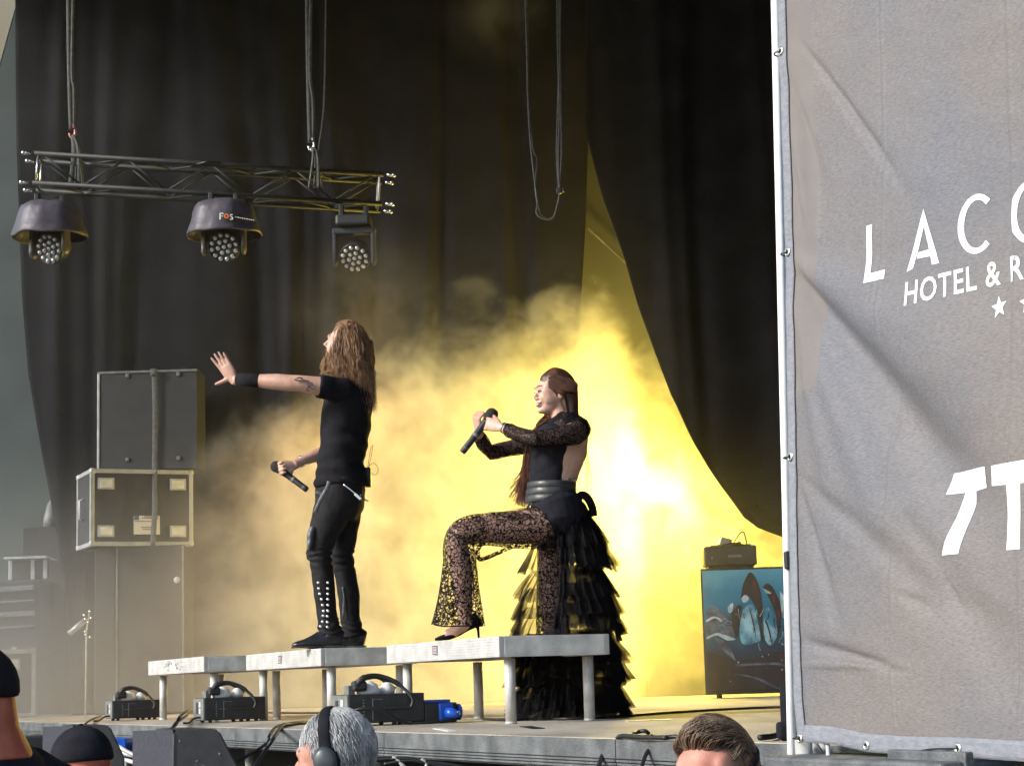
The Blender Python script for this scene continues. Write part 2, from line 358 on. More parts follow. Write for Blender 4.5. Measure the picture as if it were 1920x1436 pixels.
riser((-.0957, 8.86), 1.56, 'riser under the woman in black lace, last and closest of the row', [(.82, 's')])
riser((-1.08, 10.50), 1.54, 'riser carrying the long haired man, middle one of the row', [(.78, 's')])
riser((-1.949, 11.94), 1.58, 'empty riser with scuffed pale rail, farthest of the row', [(.6, 'x'), (.9, 'x')])
# ------------------------------------------------------------------ banner
BO = at(1497, 1387, 5.25); BE = FD.copy(); BN = FN.copy()
def bp(px, py):
    """photo point -> (a, b) on the banner's plane"""
    d = ray(px, py); t = (BO-CP).dot(BN)/d.dot(BN); p = CP+d*t-BO; return p.dot(BE), p.z
FOLD = [((1474, 492), (1800, 930), .012, .105, -.034), ((1480, 480), (1800, 700), .02, .16, .016), ((1476, 520), (1560, 900), .01, .05, .012), ((1478, 540), (1640, 960), .012, .06, .010),
        ((1500, 80), (1652, 290), .010, .016, -.010), ((1474, 130), (1530, 330), .008, .03, -.008), ((1474, 200), (1520, 420), .01, .03, .010), ((1486, 860), (1560, 1130), .008, .030, -.011), ((1490, 880), (1760, 1130), .012, .05, -.008),
        ((1497, 1198), (1650, 1246), .014, .010, -.010), ((1497, 1246), (1650, 1247), .006, .006, .006), ((1680, 1112), (1735, 1140), .006, .02, -.006), ((1760, 1080), (1790, 1140), .005, .012, -.005), ((1700, 980), (1900, 1260), .02, .09, -.012)]
FOLD = [(V(bp(*a)), V(bp(*b_)), w0, w1, am) for a, b_, w0, w1, am in FOLD]
SEAM = [[(1650, -80), (1655, 140), (1660, 300), (1656, 480), (1657, 600), (1663, 720), (1661, 850), (1661, 960), (1668, 1080), (1670, 1180), (1668, 1260), (1680, 1390)],
        [(1891, -80), (1893, 200), (1898, 420), (1902, 600), (1903, 760), (1895, 850), (1910, 1100), (1912, 1300), (1914, 1400)]]
SEAM = [[bp(*p) for p in sm] for sm in SEAM]
def seam_a(sm, b_):
    for (a0, b0), (a1, b1) in zip(sm, sm[1:]):
        if b1 <= b_ <= b0 or b0 <= b_ <= b1: return a0+(a1-a0)*(b_-b0)/((b1-b0) or 1)
    return sm[0][0]
LEDGE = [bp(*p) for p in [(1462, -80), (1463, 100), (1470, 300), (1474, 470), (1478, 640), (1483, 857), (1486, 1100), (1492, 1300), (1499, 1388)]]
def left_a(b_): return seam_a(LEDGE, max(min(b_, LEDGE[0][1]), LEDGE[-1][1]))
def bdisp(a, b_):
    p = V((a, b_)); d = 0
    for s0, s1, w0, w1, am in FOLD:
        ax = s1-s0; Ln = ax.length; t = (p-s0).dot(ax)/Ln/Ln; off = abs((p-s0).cross(ax)/Ln) if False else (p.x-s0.x)*ax.y/Ln-(p.y-s0.y)*ax.x/Ln
        tt = min(max(t, 0), 1.6); ww = w0+(w1-w0)*tt
        fade = math.exp(-((min(t, 0))*Ln/.03)**2)*(1 if t < .8 else math.exp(-((t-.8)/.35)**2))*min(1, .25+tt*1.4)
        d += 1.45*am*fade*math.exp(-(off/ww)**2)
    d *= max(0, min(1, (a-left_a(b_)-.02)/.07))
    for k, sm in enumerate(SEAM):
        u = a-seam_a(sm, b_); d += .0035*math.exp(-(u/.006)**2)-.002*math.exp(-((u+.012)/.008)**2)
    d += .02*noise.noise(V((a*1.6-b_*.5, b_*1.3+a*.8, 12)))*max(0, min(1, (a-left_a(b_)-.02)/.15))
    d += .006*noise.noise(V((a*3, b_*1.3, 4)))+.0022*noise.noise(V((a*6, b_*14+a*3, 9)))+.004*noise.noise(V((a*1.2-b_*1.2, b_*2+a, 2)))
    return d
BEDGE = [bp(*p) for p in [(1499, 1388), (1560, 1393), (1622, 1407), (1700, 1413), (1803, 1416), (1920, 1424)]]
def bot_b(a):
    for (a0, b0), (a1, b1) in zip(BEDGE, BEDGE[1:]):
        if a0 <= a <= a1: return b0+(b1-b0)*(a-a0)/(a1-a0)
    return BEDGE[-1][1] if a > BEDGE[-1][0] else BEDGE[0][1]
def bpos(a, b_, off=0): return BO+BE*a+Z*b_+BN*(bdisp(a, b_)+off)
AR, BT = 1.9, 2.9
ban = thing('banner', 'large grey taupe cloth banner with white hotel lettering laced to a pole', 'banner', BO)
bm = B(); nx, ny = 330, 330; rows = []
for j in range(ny+1):
    tv = j/ny; row = []
    for i in range(nx+1):
        ta = (i/nx)**1.25; b0 = BT*tv; a = left_a(b0)+(AR-left_a(b0))*ta; bb = bot_b(a)+(BT-bot_b(a))*tv
        row.append(bm.verts.new(bpos(a, bb)))
    rows.append(row)
for j in range(ny):
    for i in range(nx): bm.faces.new((rows[j][i], rows[j][i+1], rows[j+1][i+1], rows[j+1][i]))
m = mat('banner_cloth', (.140, .143, .160), (.178, .160, .148), 1.3, .6, bump=.2, bs=260, stretch=(1, 1, 1), det=6, spec=.35)
t_ = m.node_tree; b_ = t_.nodes['Principled BSDF']; 
cl = obj('cloth', bm, m, ban, True); so_ = cl.modifiers.new('t', 'SOLIDIFY'); so_.thickness = .002; so_.offset = -1
# translucent cloth: weave texture (fine horizontal streaks)
wn = t_.nodes.new('ShaderNodeTexNoise'); wn.inputs['Scale'].default_value = 95; wn.inputs['Detail'].default_value = 4; wm = t_.nodes.new('ShaderNodeMapping'); wm.inputs['Scale'].default_value = (.7, .7, 5)
wm.inputs['Rotation'].default_value = (0, .22, 0); wt = t_.nodes.new('ShaderNodeTexCoord'); t_.links.new(wt.outputs['Object'], wm.inputs[0]); t_.links.new(wm.outputs[0], wn.inputs[0])
wx = t_.nodes.new('ShaderNodeMix'); wx.data_type = 'RGBA'; wx.blend_type = 'MULTIPLY'; wr = t_.nodes.new('ShaderNodeMapRange'); wr.inputs[1].default_value = .35; wr.inputs[2].default_value = .65; wr.inputs[3].default_value = .82; wr.inputs[4].default_value = 1.15
wr.inputs[3].default_value = .80; wr.inputs[4].default_value = 1.2; t_.links.new(wn.outputs[0], wr.inputs[0]); src = b_.inputs['Base Color'].links[0].from_socket; t_.links.new(src, wx.inputs[6]); t_.links.new(wr.outputs[0], wx.inputs[7]); wx.inputs[0].default_value = 1
t_.links.new(wx.outputs[2], b_.inputs['Base Color'])
M_hem = mat('hem_tape', (.26, .27, .30), (.2, .21, .235), 40, .75, bump=.5, bs=150, stretch=(1, 1, 3))
def strip(name, mm, pts_in, pts_out, n, off=.0035):
    """ribbon lying on the cloth between two (a,b) paths"""
    bm = B(); rr = []
    for k in range(n+1):
        t = k/n; r_ = []
        for P_ in (pts_in(t), pts_out(t)): r_.append(P_)
        rr.append([bm.verts.new(bpos(r_[0][0]+(r_[1][0]-r_[0][0])*s, r_[0][1]+(r_[1][1]-r_[0][1])*s, off)) for s in (0, .25, .5, .75, 1)])
    for k in range(n):
        for i in range(4): bm.faces.new((rr[k][i], rr[k][i+1], rr[k+1][i+1], rr[k+1][i]))
    bmesh.ops.recalc_face_normals(bm, faces=bm.faces)
    o = obj(name, bm, mm, ban, True); s_ = o.modifiers.new('t', 'SOLIDIFY'); s_.thickness = .002; s_.offset = 0; return o
pale = mat('pale_hem_layer', (.20, .182, .172), (.18, .168, .163), 6, .85, bump=.25, bs=260, spec=.15)
cl.data.materials.append(pale)
for p_ in cl.data.polygons:
    ww = p_.center; aa = ww.dot(BE); 
    if .03 < aa-left_a(ww.z) < .148 and ww.z > .93: p_.material_index = 1
strip('side_hem', M_hem, lambda t: (left_a(BT*t)-.003, BT*t-.005), lambda t: (left_a(BT*t)+.034, BT*t-.005), 160)
strip('bottom_hem', M_hem, lambda t: (.004+(AR-.004)*t, bot_b((AR)*t)-.003), lambda t: (.004+(AR-.004)*t, bot_b(AR*t)+.043), 120)
for px, py in [(1459, 101), (1467, 477), (1484, 857), (1500, 1384), (1622, 1397), (1803, 1402)]:
    a, b_ = bp(px, py); p = bpos(max(a, left_a(b_)+.010), b_, .007); Fm = frame(p, BN, BE)
    b = B(); r0, r1 = .0055, .0125
    for i in range(20):
        t0, t1 = 2*math.pi*i/20, 2*math.pi*(i+1)/20
        def c_(r, t, z=0): return Fm @ V((r*math.cos(t), r*math.sin(t), z))
        b.faces.new([b.verts.new(x) for x in (c_(r0, t0), c_(r0, t1), c_((r0+r1)/2, t1, .003), c_((r0+r1)/2, t0, .003))])
        b.faces.new([b.verts.new(x) for x in (c_((r0+r1)/2, t0, .003), c_((r0+r1)/2, t1, .003), c_(r1, t1), c_(r1, t0))])
    bmesh.ops.remove_doubles(b, verts=b.verts, dist=1e-5)
    e = obj('eyelet', b, M_chrome, ban, True)
    b = B(); lathe(b, [(.0001, 0), (.0056, 0), (.0056, .0008), (.0001, .0008)], frame(p, BN, BE), 16); obj('hole', b, M_dark, e)
    b = B()
    if py < 1390:
        tube(b, spline([p+BN*.002, p-BE*.015+BN*.006, p-BE*.035-BN*.004, p-BE*.045-BN*.03], 5), .0022, 6)
    elif px > 1700:
        q0 = bpos(*bp(1722, 1409), .012); tube(b, spline([p, (p+q0)/2+Z*.003+BN*.01, q0], 5), .0024, 6); ell(b, q0, (.006, .006, .005), None, 10, 6)
    if len(b.verts): obj('cable_tie', b, M_cable, e)
    else: b.free()
# printed lettering, following the cloth
def print_poly(bm, polys, off=.0014, sub=.012):
    for pts in polys:
        b2 = bmesh.new(); vs = [b2.verts.new((p[0], p[1], 0)) for p in pts]; b2.faces.new(vs)
        bmesh.ops.triangulate(b2, faces=b2.faces)
        for _ in range(6):
            es = [e for e in b2.edges if e.calc_length() > sub]
            if not es: break
            bmesh.ops.subdivide_edges(b2, edges=es, cuts=1); bmesh.ops.triangulate(b2, faces=[f for f in b2.faces if len(f.verts) > 3])
        for v in b2.verts: v.co = bpos(v.co.x, v.co.y, off)
        join(bm, b2)
    for f in bm.faces:
        f.normal_update()
        if f.normal.dot(BN) < 0: f.normal_flip()
def arc_stroke(c, rx, ry, t0, t1, wd_, shear=-.2, n=26):
    """polygon of a thick arc in photo pixels -> banner"""
    o_, i_ = [], []
    for k in range(n+1):
        t = math.radians(t0+(t1-t0)*k/n)
        for lst, dd in ((o_, 0), (i_, -wd_)):
            x = (rx+dd)*math.cos(t); y = (ry+dd)*math.sin(t); lst.append(bp(c[0]+x, c[1]-y+shear*x))
    return [[o_[k], o_[k+1], i_[k+1], i_[k]] for k in range(n)]
def letter(name, polys):
    bm = B(); print_poly(bm, polys); bmesh.ops.remove_doubles(bm, verts=bm.verts, dist=1e-5); return obj(name, bm, M_print, cl)
def pp(*pts): return [bp(*p) for p in pts]
letter('letter', [pp((1626, 424), (1637, 421), (1638, 513), (1628, 532)), pp((1638, 513), (1665, 506), (1665, 523), (1628, 532))])
letter('letter', [pp((1735, 392), (1737, 425), (1719, 504), (1707, 511)), pp((1735, 392), (1767, 494), (1754, 497), (1737, 425)), pp((1727, 474), (1725, 486), (1751, 481), (1748, 468))])
letter('letter', arc_stroke((1832, 420), 34, 56, 48, 312, 11))
letter('letter', arc_stroke((1929, 396), 37, 60, 0, 360, 11.5, n=40))
# small line: drawn with the built-in font, bent onto the cloth
def font_print(txt, p0, p1, height, bold=.0, sq=.86, parts=True):
    cu = bpy.data.curves.new('t', 'FONT'); cu.body = txt; cu.size = 1; cu.offset = bold; cu.space_character = 1.08; cu.resolution_u = 3
    o = bpy.data.objects.new('t', cu); COL.objects.link(o); dg = bpy.context.evaluated_depsgraph_get(); me = bpy.data.meshes.new_from_object(o.evaluated_get(dg)); bpy.data.objects.remove(o)
    b2 = bmesh.new(); b2.from_mesh(me); xs = [v.co.x for v in b2.verts]; x0, x1 = min(xs), max(xs)
    A, Bq = V(bp(*p0)), V(bp(*p1)); dx = Bq-A
    todo = set(b2.faces); comps = []
    while todo:
        st_ = [todo.pop()]; cm = set(st_)
        while st_:
            for e in st_.pop().edges:
                for g_ in e.link_faces:
                    if g_ in todo: todo.discard(g_); cm.add(g_); st_.append(g_)
        comps.append(cm)
    for cm in comps:
        b3 = bmesh.new(); mp = {}
        for f_ in cm:
            for v in f_.verts:
                if v not in mp:
                    t = (v.co.x-x0)/(x1-x0); pa = A+dx*t; mp[v] = b3.verts.new((pa.x, pa.y+v.co.y*height/.73, 0))
            b3.faces.new([mp[v] for v in f_.verts])
        for _ in range(4):
            es = [e for e in b3.edges if e.calc_length() > .02]
            if not es: break
            bmesh.ops.subdivide_edges(b3, edges=es, cuts=1); bmesh.ops.triangulate(b3, faces=[f for f in b3.faces if len(f.verts) > 3])
        for v in b3.verts: v.co = bpos(v.co.x, v.co.y, .0014)
        for f in b3.faces:
            f.normal_update()
            if f.normal.dot(BN) < 0: f.normal_flip()
        obj('small_letter', b3, M_print, cl)
    b2.free()
font_print('HOTEL & RESORT', (1709, 574), (2062, 486), .062, .012)
def star(px, py, r):
    P_ = []
    for k in range(10):
        a = math.radians(90+36*k+8); rr = r if k % 2 == 0 else r*.42
        P_.append(bp(px+rr*.62*math.cos(a), py-rr*math.sin(a)-.2*rr*.62*math.cos(a)))
    c_ = bp(px, py); letter('star', [[c_, P_[k], P_[(k+1) % 10]] for k in range(10)])
for px, py in ((1876, 576), (1925, 566), (1975, 555), (2027, 543)): star(px, py, 22)
letter('letter', [pp((1762, 887), (1842, 874), (1840, 914), (1812, 920), (1754, 927)), pp((1788, 923), (1812, 919), (1812, 945), (1800, 985), (1790, 1038), (1758, 1041), (1778, 970))])
letter('letter', [pp((1857, 873), (1945, 858), (1942, 900), (1916, 906), (1853, 911)), pp((1885, 908), (1914, 904), (1913, 950), (1911, 1029), (1881, 1031), (1885, 970))])
# pole beside the banner and the scaffold foot below it
pole = thing('scaffold_pole', 'white scaffold pole running up the laced edge of the banner', 'pole', q(BO-BE*.05, 0))
b = B(); pl0, pl1 = at(1484, 1380, 5.36), at(1451.5, -80, 5.36); pd = (pl1-pl0)/(pl1.z-pl0.z)
tube(b, [pl0-pd*(pl0.z), pl0+pd*2.6], .0125, 16); obj('tube', b, M_white, pole, True)
b = B(); p = at(1478, 1050, 5.34); bx(b, p, (.022, .03, .05), .005); obj('clamp', b, M_blk, pole)
b = B(); tube(b, spline([p+V((.0, -.01, -.02)), p+V((.012, -.02, -.06)), p+V((.004, -.01, -.1))], 6), .0016, 5); obj('tie', b, M_cable, pole)
tow = thing('scaffold_tower', 'aluminium scaffold truss standing under the bottom hem of the banner', 'scaffold', q(BO-BN*.03, 0))
b = B(); p = at(1507, 1400, 5.3); tube(b, [q(p, 0), q(p, 1.42)], .024, 16); obj('upright', b, M_leg, tow, True)
b = B(); tube(b, [at(1512, 1380, 5.4), at(1580, 1480, 5.2)], .012, 10); obj('brace', b, M_leg, tow, True)
b = B(); tube(b, [at(1535, 1390, 5.38), at(1600, 1470, 5.2)], .008, 10); obj('brace', b, M_leg, tow, True)
b = B(); p = at(1552, 1395, 5.15); tube(b, [q(p, 0), q(p, 1.44)], .006, 10); obj('upright', b, M_leg, tow, True)
sp = thing('speaker_box', 'grey box sitting under the bottom hem of the banner', 'speaker', q(BO+BE*.45-BN*.5, 0))
b = B(); p = at(1700, 1436, 5.0); bx(b, V((p.x+.05, p.y, .69)), (.75, .5, 1.38), .01, RF); obj('body', b, M_fas, sp)
b = B(); bx(b, at(1745, 1440, 4.72), (.30, .03, .085), .004, RF); obj('top_rail', b, M_fas, sp)
# ------------------------------------------------------------------ lighting truss
TL_, TR_ = at(66, 323, 15.0), at(716, 362, 15.35)
ex = (TR_-TL_).normalized(); ey = Z.cross(ex).normalized()*-1
ey = V((ex.y, -ex.x, 0)).normalized(); ez = ex.cross(ey)*-1
if ez.z < 0: ez = -ez
tr = thing('lighting_truss', 'black box truss holding three moving lights above the stage', 'truss', TL_)
hw = .122; LT = (TR_-TL_).length
def tp(a, y, z): return TL_+ex*a+ey*y*hw+ez*z*hw
for y in (-1, 1):
    for z in (-1, 1):
        b = B(); tube(b, [tp(0, y, z), tp(LT, y, z)], .021, 12); obj('chord', b, M_trs, tr, True)
        for a0, a1 in ((-.085, -.03), (LT+.03, LT+.085)):
            b = B(); tube(b, [tp(a0, y, z), tp(a1, y, z)], .014, 10); ell(b, tp(a0 if a0 < 0 else a1, y, z), (.019, .019, .019), None, 10, 6); obj('spigot', b, M_chrome, tr, True)
nb = 8
for (f0, f1) in (((-1, -1), (-1, 1)), ((1, -1), (1, 1)), ((-1, 1), (1, 1)), ((-1, -1), (1, -1))):
    for k in range(nb):
        a0, a1 = .06+(LT-.12)*k/nb, .06+(LT-.12)*(k+1)/nb; s0, s1 = (f0, f1) if k % 2 else (f1, f0)
        b = B(); tube(b, [tp(a0, *s0), tp(a1, *s1)], .0085, 8); obj('brace', b, M_trs, tr, True)
for a in (.03, LT-.03):
    for y in (-1, 1):
        b = B(); tube(b, [tp(a, y, -1), tp(a, y, 1)], .010, 8); obj('end_bar', b, M_chrome if a < 1 else M_leg, tr, True)
    b = B(); tube(b, [tp(a, -1, 1), tp(a, 1, 1)], .010, 8); tube(b, [tp(a, -1, -1), tp(a, 1, -1)], .010, 8); obj('end_bar', b, M_trs, tr, True)
def sling(px, label, hook_y, topx, topx2, red):
    base = at(px, 330, 15.1); t = thing('hoist_chain', label, 'hoist chain', base, 'chains holding up the lighting truss')
    hk = at(px, hook_y, 15.12)
    b = B(); tube(b, spline([at(topx, -60, 15.12), at(topx+2, 120, 15.12), hk+V((-.01, 0, .02))], 8), .02, 8); obj('chain', b, M_gcable, t, True)
    b = B(); tube(b, spline([at(topx2, -60, 15.1), at(topx2-3, 130, 15.1), at(px+3, hook_y-80, 15.1), hk+V((.012, 0, .02))], 8), .013, 8); obj('power_cable', b, M_gcable, t, True)
    b = B(); tube(b, spline([hk+V((-.02, 0, .05)), hk+V((.015, 0, .03)), hk+V((.02, 0, -.02)), hk+V((-.01, 0, -.045)), hk+V((-.025, 0, -.01))], 6), .011, 8); bx(b, hk+Z*.05, (.04, .03, .045), .006)
    obj('hook', b, mat('red_hook', (.55, .22, .18), None, 1, .35, .6) if red else M_chrome, t, True)
    for k, (dx, yy) in enumerate(((-5, -1), (12, -1), (5, 1), (20, 1))):
        b = B(); p1 = at(px+dx, 352, 15.2+yy*.13); p0 = at(px+dx*.6+4, 310, 15.2+yy*.15)
        tube(b, spline([hk+Z*-.03, (hk+p0)/2+V((.01, 0, .02)), p0, p1], 6), [(.02, .008)]*19, 8); obj('sling', b, M_gcable, t, True)
sling(136, 'chain and slings with a reddish hook on the left end of the truss', 248, 128, 138, True)
sling(584, 'chain and slings with a silver hook near the right end of the truss', 272, 576, 584, False)
b = B(); tube(b, spline([at(611, -60, 15.1), at(610, 60, 15.1), at(607, 200, 15.1), at(597, 290, 15.1), at(604, 330, 15.2)], 8), .006, 6)
tag(obj('safety_cable', b, M_gcable, None, True), 'thin single cable hanging down to the right end of the truss', 'cable')
b = B(); tube(b, spline([at(358, 312, 15.1), at(380, 306, 15.0), at(395, 304, 15.0), at(430, 309, 15.1), at(480, 318, 15.1)], 5), .012, 8)
tag(obj('cable_coil', b, M_cable, None, True), 'short black cable lying along the top of the truss', 'cable')
def moving_light(px, py, Yd, label, cover, aimd, label2=False, hs=1.0):
    hd = at(px, py, Yd); t = thing('moving_light', label, 'stage light', V((hd.x, hd.y, hd.z+.35)), 'moving lights under the truss')
    Rz = Matrix.Rotation(math.atan2(aimd[1], aimd[0])+math.pi/2, 3, 'Z')
    R_ = .175*hs; d = V(aimd).normalized(); side = Z.cross(d).normalized()
    b = B(); bx(b, hd+Z*.30, (.28, .20, .09), .02, Rz); obj('base', b, M_blk, t)
    for k in (-1, 1):
        b = B(); p = hd+side*k*(R_+.03); bx(b, p+Z*.09, (.035, .09, .24), .012, Rz)
        ell(b, p+Z*-.02, (.022, .05, .05), Rz); obj('yoke_arm', b, M_blk2 if not cover else mat('yoke', (.10, .085, .06), None, 1, .4), t, False)
    b = B(); bx(b, hd+Z*.22, (2*R_+.10, .10, .05), .012, Rz); obj('yoke_bridge', b, M_blk2, t)
    Fm = frame(hd, d, side); b = B()
    lathe(b, [(R_*.55, -.20), (R_*.8, -.14), (R_*.98, -.03), (R_, .0), (R_*.97, .012), (R_*.93, .004)], Fm, 32); hdo = obj('head', b, M_blk, t, True)
    for rad, n_ in ((0, 1), (.37*R_, 6), (.76*R_, 12)):
        for k in range(n_):
            a = 2*math.pi*k/n_+.2; p = V((rad*math.cos(a), rad*math.sin(a), .006)); b = B()
            lathe(b, [(.026*hs, 0), (.0255*hs, .006), (.018*hs, .014), (.008*hs, .018)], Fm @ Matrix.Translation(p), 14); obj('lens', b, M_lens, hdo, True)
    for dx in (-.1, .1):
        b = B(); bx(b, hd+Z*.385+ex*dx, (.04, .05, .11), .008); obj('clamp', b, M_trs, t)
    if cover:
        b = B(); rows = []; n = 72; prof = cover
        for j, (r_, z_) in enumerate(prof):
            row = []
            for i in range(n):
                a = 2*math.pi*i/n; fr = 1+.05*noise.noise(V((math.cos(a)*2.2, math.sin(a)*2.2, z_*4+px)))+.03*noise.noise(V((math.cos(a)*6, math.sin(a)*6, z_*12+px)))
                row.append(b.verts.new(hd+V((math.cos(a)*r_*fr, math.sin(a)*r_*.85*fr, z_+.02*noise.noise(V((math.cos(a)*1.5, math.sin(a)*1.5, px))))) ))
            rows.append(row)
        for j in range(len(rows)-1):
            for i in range(n): b.faces.new((rows[j][i], rows[j][(i+1) % n], rows[j+1][(i+1) % n], rows[j+1][i]))
        b.faces.new(rows[-1]); cv = obj('rain_cover', b, M_cover, t, True); sl = cv.modifiers.new('t', 'SOLIDIFY'); sl.thickness = .004
        return t, hd, cv
    return t, hd, None
PR = [(.295, .085), (.302, .10), (.285, .15), (.265, .21), (.245, .29), (.225, .345), (.15, .37)]
moving_light(93, 466, 14.95, 'moving light in a plain purple rain cover, leftmost on the truss', PR, (-.45, -.95, -.35), hs=.74)
t, hd, cv = moving_light(420, 463, 15.0, 'moving light whose purple rain cover shows white and orange lettering', PR, (.0, -.95, -.35), hs=.74)
moving_light(665, 484, 15.2, 'uncovered moving light at the right end of the truss', None, (-.05, -.8, -.6), hs=.72)
# lettering on the cover: F, orange ring O, S and a thin line of tiny script
def on_cover(px, py, off=.012):
    d = ray(px, py); best = at(px, py, 14.64); return best
b = B()
def seg(p0, p1, w_, Yq=14.735): tube(b, [at(*p0, Yq), at(*p1, Yq)], w_, 6)
seg((413, 400), (413, 412), .006); seg((413, 400), (419, 401), .0055); seg((413, 405), (418, 406), .005)
seg((436, 403), (432, 403), .0045); seg((432, 403), (432, 406), .0045); seg((432, 406), (437, 409), .0045); seg((437, 409), (435, 412), .0045); seg((435, 412), (431, 411), .0045)
for k in range(9): seg((441+k*4.2, 407+k*.75), (443.4+k*4.2, 407.4+k*.75), .0035+.0012*(k % 2))
obj('lettering', b, M_white, cv)
b = B(); c0 = at(425, 405.5, 14.73)
tube(b, [c0+V((math.cos(a)*.014, 0, math.sin(a)*.014)) for a in [2*math.pi*k/16 for k in range(17)]], .0065, 6, caps=True); obj('ring', b, M_orange, cv)
# hanging cable loop
lc = thing('hanging_cable', 'tied loop of thin cables hanging down in front of the black backdrop', 'cable', at(1020, 400, 14.0))
for k, pts in enumerate([[(983, -60), (988, 90), (990, 180), (995, 270), (1004, 350), (1008, 380), (1006, 400), (1020, 411), (1037, 408), (1045, 385), (1049, 360), (1047, 300), (1049, 200), (1046, 90), (1044, -60)],
                         [(987, -60), (990, 90), (991, 200), (1000, 280), (1007, 300), (1004, 355), (1012, 395), (1020, 408)], [(1052, -60), (1050, 90), (1052, 200), (1053, 290), (1049, 350)], [(1047, -60), (1048, 120), (1046, 200), (1044, 290), (1048, 355)]]):
    b = B(); tube(b, spline([at(x, y, 14.0+.02*k) for x, y in pts], 6), .0072, 6); obj('strand', b, M_gcable, lc, True)
b = B(); bx(b, at(1048, 358, 13.96), (.04, .04, .045), .008); bx(b, at(1056, 357, 13.95), (.012, .03, .03), .003); obj('connector', b, M_blk, lc)
# ------------------------------------------------------------------ people
def basis(f, up=Z):
    f = V(f).normalized(); s = V(up).cross(f).normalized(); u = f.cross(s); return f, s, u   # s = the figure's left
def head_mesh(bm, C, f, up, k=1.0, jaw=1.0, open_=0.0, fem=False):
    f, s, u = basis(f, up); R = Matrix((f, s, u)).transposed()
    def E_(p, r): ell(bm, C+(f*p[0]+s*p[1]+u*p[2])*k, V(r)*k, R, 24, 16)
    E_((-.005, 0, .0), (.098, .077, .098)); E_((.022, 0, -.045), (.075*jaw, .066*jaw, .075)); E_((.055, 0, -.088-open_*.5), (.036, .036*jaw, .030))
    E_((.080 if fem else .086, 0, .018), (.014, .050, .020)); E_((.066, .031, -.010), (.026, .027, .028)); E_((.066, -.031, -.010), (.026, .027, .028)); E_((.05, .032, -.03), (.045, .032, .035)); E_((.05, -.032, -.03), (.045, .032, .035))
    E_((.086, 0, -.055), (.014, .026, .012)); E_((.091, 0, -.059), (.012, .020, .006)); E_((.088, 0, -.072-open_), (.012, .018, .006)); E_((.083, 0, -.098-open_), (.018, .018, .015))
    for e in (-1, 1): E_((.036, .047*e, -.036 if fem else -.045), ((.046, .020, .042) if fem else (.055, .024*jaw, .052))); E_((.026, .052*e, .01), (.05, .022, .05))
    tube(bm, [C+(f*.086+u*.012)*k, C+(f*(.100 if fem else .106)-u*.010)*k, C+(f*(.111 if fem else .119)-u*.029)*k], [.008*k, .0085*k, (.0095 if fem else .012)*k], 12)
    E_((.101, .010, -.035), (.009, .007, .006)); E_((.101, -.010, -.035), (.009, .007, .006))
    for e in (-1, 1): E_((-.012, .078*e, -.02), (.017, .007, .031))
    return f, s, u
def hand_mesh(bm, W, d, t, curls=(12, 14, 16, 18), k=1.0, thumb=(.75, .65, .1), spread=.10, tcurl=15, joint=1.0):
    """W wrist, d fingers' direction, t towards the thumb side; fingers curl toward n = palm normal"""
    d = V(d).normalized(); t = V(t); t = (t-d*t.dot(d)).normalized(); n = d.cross(t)
    tube(bm, [W-d*.02*k, W+d*.012*k, W+d*.05*k, W+d*.088*k, W+d*.096*k], [(.024*k, .019*k), (.030*k, .018*k), (.041*k, .015*k), (.042*k, .012*k), (.036*k, .009*k)], 16, side=t)
    for j in range(4):
        p = W+d*.088*k+t*(.031-.0205*j)*k; l = [(.042, .026, .020), (.046, .030, .021), (.043, .028, .021), (.034, .021, .018)][j]
        a = math.radians(curls[j]); dd = (d+t*spread*(1.5-j)*.6).normalized(); pts = [p-dd*.02*k, p]; r = [.0095*k, .0098*k]; cur = 0
        for q_, ll in enumerate(l):
            cur += a*(1, 1.15, .8)[q_]*joint; dr = dd*math.cos(cur)+n*math.sin(cur); pts.append(pts[-1]+dr*ll*k); r.append((.0088, .0080, .0062)[q_]*k)
        tube(bm, pts, r, 10)
    td = (t*thumb[0]+d*thumb[1]+n*thumb[2]).normalized(); p = W+d*.022*k+t*.022*k
    t2 = (td*math.cos(math.radians(tcurl))+d*math.sin(math.radians(tcurl))).normalized()
    tube(bm, [p, p+td*.035*k, p+td*.035*k+t2*.028*k, p+td*.035*k+t2*.05*k], [.015*k, .0125*k, .0105*k, .0075*k], 12)
def strands(bm, paths, r0=.0022, r1=.0006, n=3):
    for P_ in paths:
        k = len(P_); tube(bm, P_, [r0+(r1-r0)*i/(k-1) for i in range(k)], n, caps=False)
rnd = random.uniform
# ---- the man
YM = 10.8
def Mn(px, py, dy=0): return at(px, py, YM+dy)
man = thing('person', 'long haired man in black T-shirt and black trousers, arm stretched out with raised open palm', 'person', on(620, 1212, 1.8))
mf, ms, mu = V((-.95, .16, .12)), None, V((.12, 0, .99))
MC = Mn(647, 641)
skin = B(); mf, ms, mu = head_mesh(skin, MC, mf, mu, 1.0, 1.02, .014)
tube(skin, [Mn(655, 722), Mn(654, 700), Mn(652, 675)], [(.075, .085), (.058, .062), (.056, .058)], 20, side=(1, 0, 0))
tube(skin, [Mn(640, 960), Mn(641, 915), Mn(642, 860), Mn(646, 800), Mn(650, 750), Mn(653, 722), Mn(654, 708)], [(.10, .13), (.115, .145), (.11, .13), (.12, .15), (.115, .17), (.085, .15), (.06, .07)], 24, side=(1, 0, 0))
sh = Mn(640, 728, -.17)
tube(skin, [Mn(650, 730, -.08), sh, Mn(598, 724, -.24), Mn(562, 719, -.26), Mn(545, 718, -.26), Mn(520, 716, -.25), Mn(487, 714, -.23), Mn(462, 713, -.21), Mn(440, 713, -.19)],
     [.05, .058, .053, .047, .046, .046, .038, .032, .028], 18)
